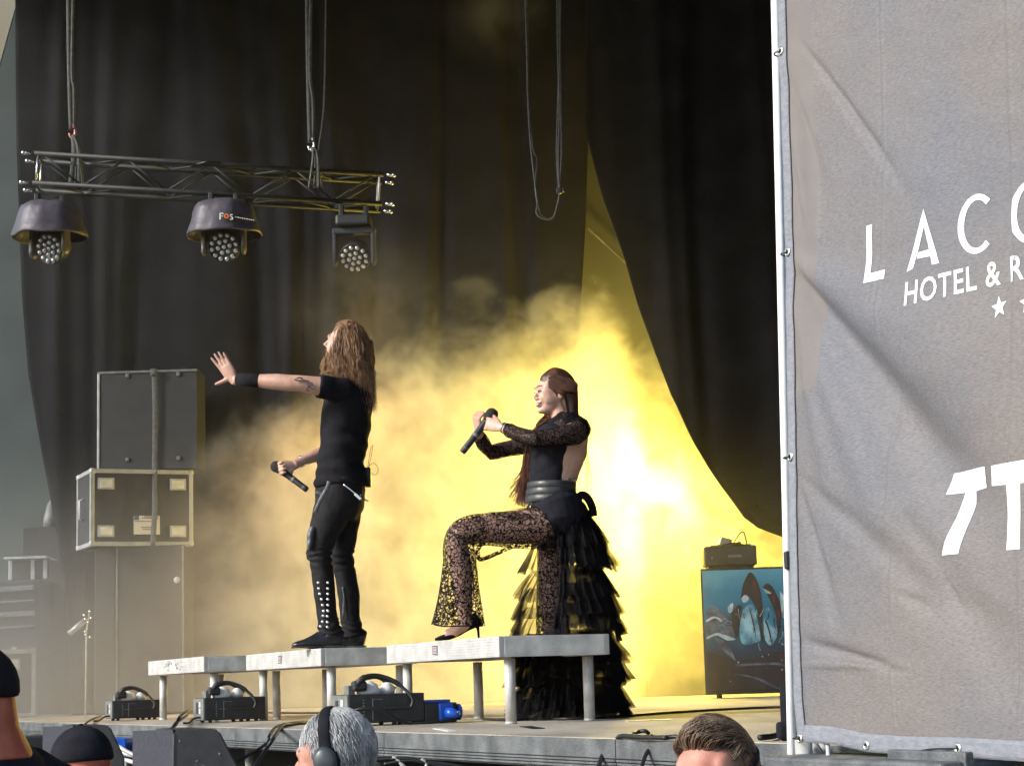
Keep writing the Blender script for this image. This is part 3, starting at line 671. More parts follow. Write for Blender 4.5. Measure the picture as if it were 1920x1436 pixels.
hand_mesh(skin, Mn(438, 712, -.19), Mn(408, 664, -.20)-Mn(438, 712, -.19), (-.86, .30, -.5), (3, 1, 2, 5), 1.0, (.95, .1, .1), .13, 6)
tube(skin, [Mn(655, 735, .08), Mn(655, 738, .16), Mn(650, 790, .20), Mn(630, 840, .19), Mn(600, 851, .16), Mn(570, 862, .10), Mn(551, 871, .06)], [.05, .055, .045, .042, .040, .031, .027], 16)
MD = (Mn(575, 918, -.02)-Mn(512, 873, .04)).normalized()
hand_mesh(skin, Mn(552, 872, .06), Mn(520, 880, .01)-Mn(552, 872, .06), (-.3, -.2, -.8), (52, 55, 58, 60), .98, (.55, .6, .6), .02, 30)
tube(skin, [Mn(634, 945, -.06), Mn(612, 985, -.08), Mn(599, 1038, -.09), Mn(609, 1098, -.085), Mn(615, 1180, -.08)], [.07, .06, .05, .045, .035], 14)
tube(skin, [Mn(645, 945, .07), Mn(644, 985, .1), Mn(640, 1045, .11), Mn(653, 1118, .11), Mn(660, 1180, .11)], [.07, .06, .045, .045, .035], 14)
fuse('body', skin, M_skin, man, .0045, 3)
# tattoo lines on the upper arm
b = B()
for pts in ([(552, 711), (560, 714), (572, 713), (580, 716), (586, 722)], [(575, 716), (578, 724), (574, 730), (580, 733)], [(586, 718), (580, 724), (586, 729), (591, 727)], [(556, 710), (562, 708), (568, 711)]):
    tube(b, spline([Mn(x, y, -.318) for x, y in pts], 4), .0042, 5)
obj('tattoo', b, mat('tattoo_ink', (.09, .07, .07), None, 1, .7), man, True)
# T-shirt
b = B(); SX = (1, 0, 0)
tube(b, [Mn(641, 912), Mn(641, 890), Mn(641, 860), Mn(646, 815), Mn(651, 770), Mn(654, 742), Mn(653, 722), Mn(653, 706)], [(.148, .175), (.140, .165), (.132, .155), (.138, .17), (.142, .19), (.135, .195), (.095, .17), (.062, .075)], 32, side=SX)
tube(b, [Mn(652, 738, -.08), Mn(640, 731, -.17), Mn(612, 727, -.22), Mn(597, 724, -.235)], [.070, .072, .072, .070], 20)
tube(b, [Mn(655, 740, .08), Mn(656, 745, .17), Mn(654, 775, .2), Mn(651, 792, .205)], [.07, .07, .068, .068], 20)
def shirt_d(p):
    zz = p.z; return .010*noise.noise(V((p.x*5, p.y*5, zz*14)))*(1.6 if zz < 3.0 else .8)+.010*noise.noise(V((p.x*11+zz*9, p.y*9, zz*13-p.x*6)))+.006*math.sin(zz*95+4*noise.noise(p*5))*max(0, min(1, (2.94-zz)*5))
fuse('t_shirt', b, M_tee, man, .007, 4, shirt_d)
b = B(); tube(b, [Mn(487, 714, -.23), Mn(486, 714, -.23), Mn(466, 712.5, -.215), Mn(445, 711.5, -.195), Mn(443.5, 711.5, -.195)], [(.036, .036), (.041, .041), (.0385, .0385), (.036, .036), (.031, .031)], 24); 
w_ = obj('wristband', b, M_tee, man, True)
b = B(); tube(b, [Mn(567, 864, .10), Mn(563, 866, .09)], .034, 16); obj('bracelet', b, M_chrome, man, True)
# trousers
b = B()
tube(b, [Mn(640, 898), Mn(639, 915), Mn(637, 950), Mn(636, 975)], [(.135, .165), (.142, .17), (.138, .165), (.10, .15)], 28, side=SX)
tube(b, [Mn(632, 930, -.07), Mn(616, 975, -.08), Mn(604, 1010, -.09), Mn(598, 1038, -.09), Mn(603, 1062, -.09), Mn(608, 1098, -.085), Mn(612, 1145, -.08), Mn(616, 1172, -.08), Mn(618, 1190, -.08)],
     [(.11, .10), (.102, .10), (.082, .085), (.071, .074), (.064, .066), (.062, .064), (.054, .058), (.058, .06), (.066, .064)], 22, side=SX)
tube(b, [Mn(646, 930, .08), Mn(645, 980, .1), Mn(641, 1020, .11), Mn(640, 1045, .11), Mn(648, 1080, .11), Mn(654, 1118, .11), Mn(656, 1155, .11), Mn(660, 1178, .11), Mn(662, 1194, .11)],
     [(.10, .10), (.092, .095), (.075, .08), (.066, .068), (.060, .062), (.062, .064), (.055, .058), (.060, .06), (.066, .064)], 22, side=SX)
def jean_d(p):
    kn = math.exp(-((p.z-2.30)/.06)**2)+math.exp(-((p.z-1.9)/.05)**2)
    return .004*noise.noise(p*18)+kn*.0055*math.sin(p.z*150+p.x*30+9*noise.noise(p*9))+.006*noise.noise(V((p.x*9, p.y*9, p.z*4)))
fuse('trousers', b, M_jean, man, .0065, 3, jean_d)
def decal(name, pts, w_, mm, dy, par=man, k=.35):
    b = B(); tube(b, spline([Mn(x, y, dy) for x, y in pts], 3), [(w_, w_*k)]*(3*(len(pts)-1)+1), 8, side=(1, 0, 0)); return obj(name, b, mm, par, True)
decal('leather_strip', [(617, 902), (613, 915), (600, 938), (590, 962)], .011, M_leathg, -.235)
decal('leather_strip', [(592, 922), (602, 926), (610, 929)], .008, M_leathg, -.232)
b = B(); tube(b, [Mn(586, 988, -.15), Mn(582, 1008, -.155), Mn(580, 1030, -.15)], [(.018, .03), (.020, .032), (.014, .028)], 12, side=SX); fuse('knee_patch', b, M_leathg, man, .005, 2, lambda p: .006*noise.noise(p*30))
z_ = decal('pocket_zip', [(644, 908), (656, 917), (668, 927)], .0045, M_chrome, -.235)
b = B(); bx(b, Mn(671, 931, -.238), (.018, .012, .045), .003, Matrix.Rotation(-.8, 3, 'Y')); obj('zip_pull', b, M_chrome, z_)
for col_, xs in ((0, [(597, 1092), (598, 1103), (600, 1113), (603, 1123), (605, 1134), (607, 1145), (606, 1154), (605, 1165), (601, 1174)]), (1, [(615, 1092), (615, 1103), (615, 1113), (615, 1123), (615, 1134), (615, 1145), (614, 1155), (614, 1166), (614, 1175)])):
    for x, y in xs:
        b = B(); lathe(b, [(.0085, 0), (.0085, .004), (.005, .0055), (.0001, .005)], frame(Mn(x, y, -.145-.007*(col_ == 1)), (-.15, -1, 0)), 10); obj('eyelet', b, M_chrome, man, True)
decal('trouser_zip', [(642, 1100), (645, 1118), (644, 1138), (643, 1158)], .005, M_leathg, .045)
# boots
def boot(toe, heel, ank, name, mm=M_leath):
    toe, heel = V(toe), V(heel); d = (heel-toe); d.z = 0; Lb = d.length; d.normalize(); s = Z.cross(d); b = B(); z0 = 1.8
    def P(a, zz): p = toe+d*Lb*a; return V((p.x, p.y, z0+zz))
    secs = [(0.02, .020, .018, .012), (.10, .026, .034, .018), (.25, .034, .044, .026), (.40, .046, .043, .038), (.56, .064, .038, .052), (.72, .078, .037, .066), (.88, .076, .036, .066), (.99, .060, .028, .05)]
    tube(b, [P(a, .012+h*.55) for a, h, w_, hh in secs], [(w_, hh) for a, h, w_, hh in secs], 18, side=s)
    tube(b, [P(.78, .06), V((ank.x, ank.y, z0+.12)), V((ank.x, ank.y, z0+.17))], [.048, .047, .048], 16)
    o = fuse(name, b, mm, man, .005, 4)
    b = B(); n_ = 14; pl = []
    for i in range(n_+1): a = i/n_; pl.append((a, .045*math.sin(math.pi*min(1, a*1.9+.12)/2*1.0)**.6*(1-.25*math.exp(-((a-.62)/.12)**2))))
    pts = [P(a, .004)+s*w_ for a, w_ in pl]+[P(a, .004)-s*w_ for a, w_ in pl[::-1]]
    prism(b, [V((p.x, p.y, z0+.008)) for p in pts], (0, 0, .009)); obj('sole', b, M_blk, o)
    b = B(); bx(b, P(.87, .009), (.075, .07, .016), .002, Matrix.Rotation(math.atan2(d.y, d.x), 3, 'Z')); obj('heel', b, M_blk, o)
zt = lambda px, dy: V((at(px, 1212, YM+dy).x, YM+dy, 0))
boot(zt(546, -.12), zt(643, -.07), zt(620, -.08), 'boot'); boot(zt(592, .13), zt(686, .12), zt(662, .11), 'boot')
b = B(); bx(b, Mn(690, 895, .03), (.035, .07, .11), .008); rp = obj('radio_pack', b, M_blk, man)
for pts in ([(689, 880), (692, 858), (696, 836)], [(690, 880), (696, 855), (699, 834)], [(688, 878), (700, 868), (709, 878), (704, 890), (692, 884)], [(690, 895), (693, 905), (690, 912)]):
    b = B(); tube(b, spline([Mn(x, y, .02) for x, y in pts], 6), .0016, 5); obj('wire', b, M_cable, rp)
b = B(); tube(b, spline([Mn(676, 928, -.17), Mn(684, 936, -.14), Mn(690, 939, -.08)], 4), .005, 6); obj('strap', b, M_leathg, man)
# hair and beard
b = B(); f, s_, u = mf, ms, mu
ell(b, MC+u*.012-f*.018, (.104, .092, .105), Matrix((f, s_, u)).transposed())
tube(b, [Mn(665, 640), Mn(668, 680), Mn(672, 710), Mn(688, 740)], [(.10, .10), (.105, .12), (.085, .14), (.04, .10)], 20, side=SX)
def wavy(p0, pts, amp, ph, n=5):
    P_ = spline([p0]+pts, n); k = len(P_); out = []
    for i, p in enumerate(P_):
        t = i/(k-1); out.append(p+V((math.sin(t*17+ph)*amp*t**.5, math.cos(t*15+ph*1.7)*amp*t**.5, 0)))
    return out
cap = fuse('hair', b, M_hairm, man, .008, 4, lambda p: .012*noise.noise(V((p.x*26, p.y*26, p.z*5))))
b = B(); Pth = []
for i in range(2300):
    az = rnd(-math.pi, math.pi); el = rnd(.05, 1.45)
    dr = (f*math.cos(az)*math.cos(el)+s_*math.sin(az)*math.cos(el)+u*math.sin(el))
    if math.cos(az) > .35 and el < .85: continue
    root = MC+u*.012-f*.015+V((dr.x*.104, dr.y*.093, dr.z*.103))
    back = -math.cos(az)            # 1 at back
    endx = 668+back*28+rnd(-16, 12); endy = rnd(700, 776) if back > -.2 else rnd(690, 722)
    if endx < 655: endy = min(endy, rnd(695, 716))
    dy = (root.y-MC.y)*1.5+rnd(-.03, .03)
    mid = Mn(652+back*36+rnd(-5, 5), rnd(660, 680), dy*1.1)
    if dr.x < -.2 and dr.y < 0: mid = Mn(rnd(622, 648), rnd(655, 680), -.11+rnd(-.02, .02)); endx = rnd(628, 668); endy = rnd(692, 718); dy = -.15
    top = root+dr*.012+V((0, 0, .002))
    Pth.append(wavy(root, [top*.5+root*.5, (root+mid)*.5+V((dr.x, dr.y, 0))*.02, mid, Mn((652+back*36+endx)/2+rnd(-6, 6), (670+endy)/2, dy), Mn(endx, endy, dy*.9)], rnd(.004, .013), rnd(0, 6)))
strands(b, Pth, .0020, .0008); obj('locks', b, M_hairm, cap, True)
b = B(); Pth = []
for i in range(320):
    x = rnd(606, 636); p0 = Mn(x, 672+ (x-608)*.25+rnd(-3, 8), rnd(-.05, .05)); Pth.append(wavy(p0, [p0+V((rnd(-.02, .005), 0, -.03)), Mn(x+rnd(-9, 4), rnd(688, 706), rnd(-.06, .05))], .006, rnd(0, 6), 5))
for i in range(120):
    x = rnd(618, 650); Pth.append(wavy(Mn(x, rnd(640, 668), -.085), [Mn(x+rnd(-6, 4), 680, -.11), Mn(x+rnd(-10, 6), rnd(695, 712), -.13)], .008, rnd(0, 6), 5))
strands(b, Pth, .0018, .0008); obj('beard', b, M_hairb, man, True)
b = B(); ell(b, MC+f*.100-u*.072, (.010, .018, .011), Matrix((f, s_, u)).transposed()); obj('mouth', b, M_dark, man, True)
for k in (-1, 1):
    b = B(); ell(b, MC+f*.083+u*.002+s_*.03*k, (.008, .014, .006), Matrix((f, s_, u)).transposed()); obj('eye', b, M_dark, man, True)
    b = B(); tube(b, [MC+f*.097+u*.020+s_*.014*k, MC+f*.091+u*.026+s_*.032*k, MC+f*.078+u*.02+s_*.048*k], .0045, 6); obj('eyebrow', b, M_hairm, man, True)
# ---- microphones
def mic(label, hd, end, grp=None):
    hd, end = V(hd), V(end); d = (end-hd).normalized(); t = thing('microphone', label, 'microphone', hd); L_ = (end-hd).length
    Fm = frame(hd, d)
    b = B(); lathe(b, [(.002, -.032), (.018, -.029), (.030, -.016), (.033, 0), (.030, .016), (.024, .032), (.022, .036)], Fm, 24); obj('grille', b, M_foam, t, True)
    b = B(); lathe(b, [(.0225, .034), (.0215, .05), (.0185, .09), (.0170, L_*.62), (.0170, L_-.012), (.015, L_-.004), (.002, L_-.003)], Fm, 20); obj('handle', b, M_blk, t, True)
    b = B(); lathe(b, [(.0195, L_*.52), (.0197, L_*.523), (.0197, L_*.58), (.0195, L_*.583)], Fm, 20); obj('ring', b, M_grey, t, True)
    b = B(); lathe(b, [(.0173, L_*.86), (.0176, L_*.865), (.0176, L_*.9), (.0173, L_*.905)], Fm, 20); obj('end_ring', b, M_leathg, t, True)
mic('black wireless microphone lowered in the hand of the man', Mn(518, 875, .02), Mn(577, 919, -.04))
# ---- the woman
YW = 9.75
def Wn(px, py, dy=0): return at(px, py, YW+dy)
wom = thing('person', 'smiling woman in black lace and ruffled tulle skirt, one high heel up on the riser', 'person', q(Wn(1070, 1345), 1.4))
WC = Wn(1038, 734); wf = V((-.94, -.32, -.07)); wu = V((0, 0, 1))
b = B(); wf, ws, wu = head_mesh(b, WC, wf, wu, .97, .93, .002, True)
tube(b, [Wn(1056, 800), Wn(1052, 786), Wn(1047, 765), Wn(1046, 750)], [(.075, .09), (.050, .052), (.047, .048), (.05, .05)], 20, side=SX)
tube(b, [Wn(1048, 975), Wn(1040, 945), Wn(1038, 915), Wn(1044, 880), Wn(1052, 845), Wn(1058, 815), Wn(1058, 798), Wn(1052, 786)], [(.12, .14), (.125, .145), (.108, .115), (.118, .12), (.134, .125), (.125, .14), (.10, .12), (.05, .05)], 28, side=SX)
tube(b, [Wn(1072, 805, -.06), Wn(1084, 806, -.14), Wn(1048, 818, -.20), Wn(1006, 822, -.235), Wn(975, 814, -.17), Wn(948, 804, -.11), Wn(940, 801, -.095)], [.05, .050, .041, .036, .034, .026, .022], 16)
hand_mesh(b, Wn(940, 801, -.095), Wn(898, 790, -.05)-Wn(940, 801, -.095), (.1, .1, 1), (30, 34, 38, 42), .86, (.55, .8, .3), .06, 8)
tube(b, [Wn(1050, 805, .06), Wn(1040, 808, .14), Wn(985, 834, .20), Wn(920, 848, .19), Wn(906, 832, .12), Wn(897, 812, .04), Wn(896, 806, .02)], [.045, .048, .040, .034, .032, .025, .022], 16)
hand_mesh(b, Wn(897, 808, .03), Wn(893, 780, -.01)-Wn(897, 808, .03), (.45, -.85, .1), (58, 60, 62, 64), .86, (.7, .55, .2), .02, 30)
tube(b, [Wn(1046, 960, -.06), Wn(1020, 985, -.09), Wn(955, 990, -.13), Wn(890, 992, -.16), Wn(860, 1000, -.17), Wn(858, 1025, -.17), Wn(866, 1070, -.17), Wn(868, 1110, -.17), Wn(872, 1150, -.17), Wn(875, 1172, -.17)],
     [.105, .10, .080, .065, .060, .056, .056, .048, .036, .033], 18)
tube(b, [Wn(1048, 965, .07), Wn(1040, 1020, .07), Wn(1034, 1110, .06), Wn(1036, 1160, .06), Wn(1042, 1220, .07), Wn(1050, 1300, .08), Wn(1052, 1322, .08)], [.10, .088, .063, .055, .054, .035, .031], 18)
# feet: instep sloping down into the pumps
tube(b, [Wn(875, 1166, -.17), Wn(868, 1174, -.17), Wn(852, 1184, -.18), Wn(834, 1190, -.18)], [.032, .030, .028, .022], 14)
tube(b, [Wn(1052, 1316, .08), Wn(1046, 1322, .08), Wn(1030, 1332, .07), Wn(1012, 1339, .07)], [.032, .030, .028, .02], 14)
fuse('body', b, M_skinw, wom, .0045, 3)
# face
RW = Matrix((wf, ws, wu)).transposed()
for k in (-1, 1):
    b = B(); e0 = WC+(wf*.0885-wu*.002+ws*.031*k)*.97; ell(b, e0, (.004, .0120, .0042), RW, 12, 8); ey_ = obj('eye', b, M_white, wom, True)
    b = B(); ell(b, e0+wf*.0022, (.003, .005, .0044), RW, 10, 8); obj('iris', b, M_dark, ey_, True)
    b = B(); tube(b, spline([e0+wf*.004-ws*.012*k+wu*.002, e0+wf*.0075+wu*.0055, e0+wf*.000+ws*.018*k+wu*.005], 4), .0026, 6); tube(b, spline([e0+wf*.004-ws*.010*k-wu*.004, e0+wf*.004-wu*.0042, e0+ws*.015*k-wu*.001], 4), .0012, 6); obj('eyelash', b, M_dark, ey_, True)
    b = B(); tube(b, spline([WC+(wf*.0985+wu*.022+ws*.014*k)*.97, WC+(wf*.0955+wu*.030+ws*.030*k)*.97, WC+(wf*.080+wu*.026+ws*.052*k)*.97], 5), [.0018, .0022, .0024, .0025, .0025, .0024, .0022, .002, .0017, .0014, .001], 6); obj('eyebrow', b, M_hairw, wom, True)
b = B(); mc = WC+(wf*.1005-wu*.0655)*.97; ell(b, mc-wf*.002, (.007, .017, .0055), RW, 14, 8); obj('teeth', b, M_white, wom, True)
b = B()
tube(b, spline([mc+ws*.028-wf*.014+wu*.009, mc+ws*.012+wf*.001+wu*.006, mc+wf*.003+wu*.0055, mc-ws*.012+wf*.001+wu*.006, mc-ws*.028-wf*.016+wu*.009], 4), .0022, 6)
tube(b, spline([mc+ws*.028-wf*.014+wu*.009, mc+ws*.014+wf*.000-wu*.006, mc+wf*.002-wu*.009, mc-ws*.014-wu*.006, mc-ws*.028-wf*.016+wu*.009], 4), .0026, 6); obj('lips', b, M_lip, wom, True)
# bodice, sleeves
b = B()
tube(b, [Wn(1034, 912), Wn(1034, 895), Wn(1035, 870), Wn(1038, 845), Wn(1042, 822), Wn(1046, 806), Wn(1048, 797)], [(.112, .125), (.112, .128), (.112, .134), (.118, .145), (.115, .155), (.09, .135), (.06, .07)], 32, side=SX)
ell(b, Wn(1016, 845, -.06), (.060, .06, .06)); ell(b, Wn(1016, 845, .06), (.060, .06, .06))
tube(b, [Wn(1050, 802), Wn(1049, 790), Wn(1043, 780)], [(.060, .062), (.053, .056), (.0515, .054)], 24, side=SX)
fuse('bodice', b, M_blkf, wom, .006, 3, lambda p: .003*noise.noise(p*22))
b = B()
tube(b, [Wn(1070, 799, -.03), Wn(1085, 806, -.13), Wn(1078, 813, -.175), Wn(1046, 819, -.205), Wn(1006, 823, -.24), Wn(975, 815, -.175), Wn(952, 806, -.12)], [.07, .066, .058, .049, .043, .041, .034], 22)
fuse('sleeve', b, M_laces, wom, .006, 2, lambda p: .004*noise.noise(p*16))
b = B(); tube(b, [Wn(1045, 803, .03), Wn(1040, 808, .14), Wn(985, 834, .20), Wn(920, 848, .19), Wn(906, 832, .12), Wn(898, 816, .05)], [.06, .058, .047, .041, .039, .032], 22)
fuse('sleeve', b, M_laces, wom, .006, 2, lambda p: .004*noise.noise(p*16))
b = B()       # shoulder yoke of denser lace running down to the open back
tube(b, [Wn(1052, 792, -.05), Wn(1068, 797, -.10), Wn(1084, 805, -.11), Wn(1088, 818, -.10)], [.06, .070, .068, .055], 18); tube(b, [Wn(1052, 792, .04), Wn(1078, 804, .0), Wn(1088, 812, -.05)], [.06, .06, .05], 16); fuse('shoulder_lace', b, M_laces, wom, .006, 3)
b = B(); tube(b, [Wn(1064, 897, -.112), Wn(1082, 899, -.06)], .004, 6); obj('back_strap', b, M_chrome, wom)
for x0, x1, rr_ in ((944, 946, .029), (950, 952, .030), (957, 959, .032)):
    b = B(); pa, pb = Wn(x0, 802+(x0-944)*.25, -.103-(x0-944)*.0017), Wn(x1, 802.6+(x0-944)*.25, -.107-(x0-944)*.0017); tube(b, [pa, pb], rr_, 20); obj('bracelet', b, M_chrome if x0 != 950 else M_leath, wom, True)
b = B()
for k in range(9): t_0 = k/8; ell(b, Wn(1062-t_0*16, 772+t_0*22+3*math.sin(t_0*3), -.055-.02*t_0), (.007, .005, .006), None, 8, 6)
b2_ = b; obj('necklace', b2_, M_chrome, wom, True)
b = B(); lathe(b, [(.003, -.002), (.005, 0), (.003, .002)], frame(Wn(899, 794, -.09), (-1, -.3, .2)), 12); obj('ring', b, M_chrome, wom, True)
# wide belt in three bands
for k, (y0, y1, r_) in enumerate(((905, 917.6, .127), (917.2, 931, .129), (930.5, 944, .132))):
    b = B(); xc = 1034-k*.3
    tube(b, [Wn(xc, y0), Wn(xc, y0+1.5), Wn(xc, (y0+y1)/2), Wn(xc, y1-1.5), Wn(xc, y1)], [(r_-.004, r_+.020), (r_-.001, r_+.024), (r_, r_+.025), (r_-.001, r_+.024), (r_-.004, r_+.020)], 36, side=SX); obj('belt', b, mat('belt_leather', (.055, .058, .055), (.035, .037, .036), 20, .38, bump=.25, bs=70), wom, True)
b = B(); tube(b, spline([Wn(992, 944, -.12), Wn(987, 955, -.13), Wn(980, 966, -.14)], 4), [(.006, .003)]*9, 6); tube(b, spline([Wn(994, 944, -.125), Wn(991, 958, -.14), Wn(989, 985, -.15), Wn(990, 1012, -.15)], 4), [(.003, .002)]*13, 6); obj('ribbon', b, M_leathg, wom)
b = B(); tube(b, [Wn(1036, 942), Wn(1042, 953, -.02), Wn(1048, 975, -.02), Wn(1050, 1004, -.02)], [(.128, .135), (.142, .168), (.146, .185), (.12, .14)], 24, side=SX); tube(b, [Wn(1050, 968, -.06), Wn(1020, 985, -.085)], [(.118, .118), (.108, .112)], 20); fuse('shorts', b, M_blkf, wom, .007, 3)
# flared lace trousers over the raised leg
def sheet_tube(name, secs, mm, n=64, wave=(.0, 8), par=wom, dispf=None):
    """open garment tube: secs = (centre, ra, rb, side, up?)"""
    bm = B(); rings = []; k = len(secs)
    for i, (c_, ra, rb) in enumerate(secs):
        T = (V(secs[min(i+1, k-1)][0])-V(secs[max(i-1, 0)][0])).normalized(); a = V((0, 1, 0)); a = (a-T*a.dot(T)).normalized(); bb = T.cross(a); ring = []
        for j in range(n):
            t = 2*math.pi*j/n; w_ = 1+wave[0]*(i/(k-1))**2*math.sin(wave[1]*t+i*.2)
            ring.append(bm.verts.new(V(c_)+a*math.cos(t)*rb*w_+bb*math.sin(t)*ra*w_))
        rings.append(ring)
    for i in range(k-1):
        for j in range(n): bm.faces.new((rings[i][j], rings[i][(j+1) % n], rings[i+1][(j+1) % n], rings[i+1][j]))
    return obj(name, bm, mm, par, True)
def dens(secs, m_=5):
    P_ = spline([s[0] for s in secs], m_); out = []
    for i, p in enumerate(P_):
        t = i/m_; k = min(int(t), len(secs)-2); fr_ = t-k; out.append((p, secs[k][1]+(secs[k+1][1]-secs[k][1])*fr_, secs[k][2]+(secs[k+1][2]-secs[k][2])*fr_))
    return out
lt = sheet_tube('lace_trouser_leg', dens([(Wn(1035, 984, -.07), .12, .12), (Wn(980, 992, -.11), .100, .105), (Wn(915, 992, -.15), .082, .09), (Wn(874, 998, -.17), .078, .08), (Wn(861, 1020, -.17), .077, .08), (Wn(862, 1055, -.17), .082, .082), (Wn(861, 1100, -.17), .095, .09), (Wn(860, 1140, -.17), .112, .10), (Wn(859, 1172, -.17), .126, .11)]), M_lace, 72, (.10, 9))
b = B(); 
tube(b, spline([Wn(906, 1016, -.08), Wn(896, 1030, -.08), Wn(900, 1048, -.08), Wn(925, 1040, -.06), Wn(960, 1025, -.04)], 4), [(.012, .004)]*17, 8); obj('hanging_lace', b, M_lace, wom, True)
b = B(); tube(b, spline([Wn(815, 1171, -.22), Wn(835, 1174, -.275), Wn(862, 1173, -.285), Wn(890, 1173, -.26), Wn(904, 1173, -.2)], 5), .0035, 6); obj('hem_cord', b, M_suede, lt)
sheet_tube('lace_trouser_leg', dens([(Wn(1046, 985, .06), .115, .115), (Wn(1040, 1050, .065), .09, .095), (Wn(1035, 1120, .06), .078, .08), (Wn(1038, 1200, .06), .088, .09), (Wn(1042, 1280, .07), .11, .10), (Wn(1045, 1325, .08), .125, .11)]), M_lace, 64, (.08, 9))
# pumps
def pump(toe, heelp, z0, hh=.085):
    toe, heelp = V(toe), V(heelp); d = heelp-toe; d.z = 0; L_ = d.length; d.normalize(); s = Z.cross(d)
    def P(a, zz): p = toe+d*L_*a; return V((p.x, p.y, z0+zz))
    b = B(); tube(b, [P(0, .008), P(.12, .014), P(.30, .022), P(.48, .038), (P(.66, .064)), P(.84, .092), P(.97, .108)], [(.006, .006), (.022, .012), (.034, .018), (.035, .020), (.030, .024), (.029, .034), (.022, .036)], 18, side=s)
    o = fuse('pump', b, M_suede, wom, .0045, 3)
    b = B(); tube(b, [P(.92, .085), P(.95, .05), P(.96, .0)], [.014, .0065, .0048], 10); obj('heel', b, M_suede, o, True)
pump(V((Wn(815, 1196, -.18).x, YW-.18, 0)), V((Wn(901, 1190, -.17).x, YW-.15, 0)), 1.8)
pump(V((Wn(1000, 1345, .06).x, YW+.06, 0)), V((Wn(1086, 1345, .08).x, YW+.09, 0)), 1.4)
# tiered tulle skirt, open at the front
SK = thing  # (built as parts of the woman)
def tier(k, yt, yb, xc, r0, r1, a0, a1, mm, xcb=None, amp=.018, fr=26):
    bm = B(); n = 230; rows = []; ny = 9; c0 = Wn(xc, yt); c1 = Wn(xcb or xc, yb)
    for i in range(ny+1):
        t = i/ny; row = []
        for j in range(n+1):
            a = math.radians(a0+(a1-a0)*j/n); cc = c0+(c1-c0)*t
            rr_ = r0+(r1-r0)*(t**.8); fl = amp*t**.7*(math.sin(a*fr+k*1.3+2.2*math.sin(a*3+k))+.6*math.sin(a*fr*2.3+k*2))
            rr_ += fl+.02*noise.noise(V((a*1.5, k*3.1, t)))
            zz = .010*t*math.sin(a*7+k*2)+.05*t*noise.noise(V((a*2.5, k*5, 1)))+.02*t*noise.noise(V((a*9, k*5, 1)))
            row.append(bm.verts.new(V((cc.x+math.cos(a)*rr_, cc.y+math.sin(a)*rr_*.95, cc.z+zz))))
        rows.append(row)
    for i in range(ny):
        for j in range(n): bm.faces.new((rows[i][j], rows[i+1][j], rows[i+1][j+1], rows[i][j+1]))
    return obj('skirt_tier', bm, mm, wom, True)
ys = [942, 975, 1018, 1062, 1100, 1140, 1182, 1226, 1270, 1308]
rs = [.145, .162, .180, .195, .215, .225, .238, .245, .255, .27]
rs = [r+rnd(-.012, .012) for r in rs]; ys = [y+rnd(-6, 6) if i and y < 1300 else y for i, y in enumerate(ys)]
for k, (y, r_) in enumerate(zip(ys, rs)):
    xc = 1060 if k else 1046; 
    a0 = (-150, -130, -108, -104, -104, -112, -128, -145, -150, -150)[k]; a1 = 165+min(k, 5)*7 if k > 1 else 120
    tier(k, y, min(y+56, 1346), xc+k*.8, r_-.02, r_+.055, a0, a1, M_tul, xc+k*.8+2)
    tier(k+.5, y-4, min(y+56, 1346), xc+k*.8, r_-.030, r_+.028, a0+6, 75, M_tuld, None, .012)
    if k > 5: tier(k+.7, y, min(y+56, 1346), xc+k*.8-4, r_-.05, r_+.0, 60, a1, M_tuld, None, .012)
# hip drape falling on the thigh
b = B(); rows = []
for i in range(13):
    t = i/12; row = []
    for j in range(25):
        s_2 = j/24; p = Wn(1020-t*105+s_2*18, 944+t*20+s_2*16+3*math.sin(s_2*9+t*5), -.06-s_2*.12-.05*t); p += V((0, 0, .008*math.sin(t*14+s_2*8))); row.append(b.verts.new(p))
    rows.append(row)
for i in range(12):
    for j in range(24): b.faces.new((rows[i][j], rows[i][j+1], rows[i+1][j+1], rows[i+1][j]))
obj('hip_drape', b, M_tul, wom, True)
b = B(); tube(b, spline([Wn(1080, 940, -.05), Wn(1090, 928, -.06), Wn(1101, 933, -.06), Wn(1110, 950, -.05), Wn(1113, 968, -.04)], 5), [(.022, .006)]*21, 8); tube(b, spline([Wn(1080, 944, -.05), Wn(1092, 946, -.08), Wn(1100, 960, -.08)], 5), [(.014, .005)]*11, 8); obj('bow', b, M_suede, wom, True)
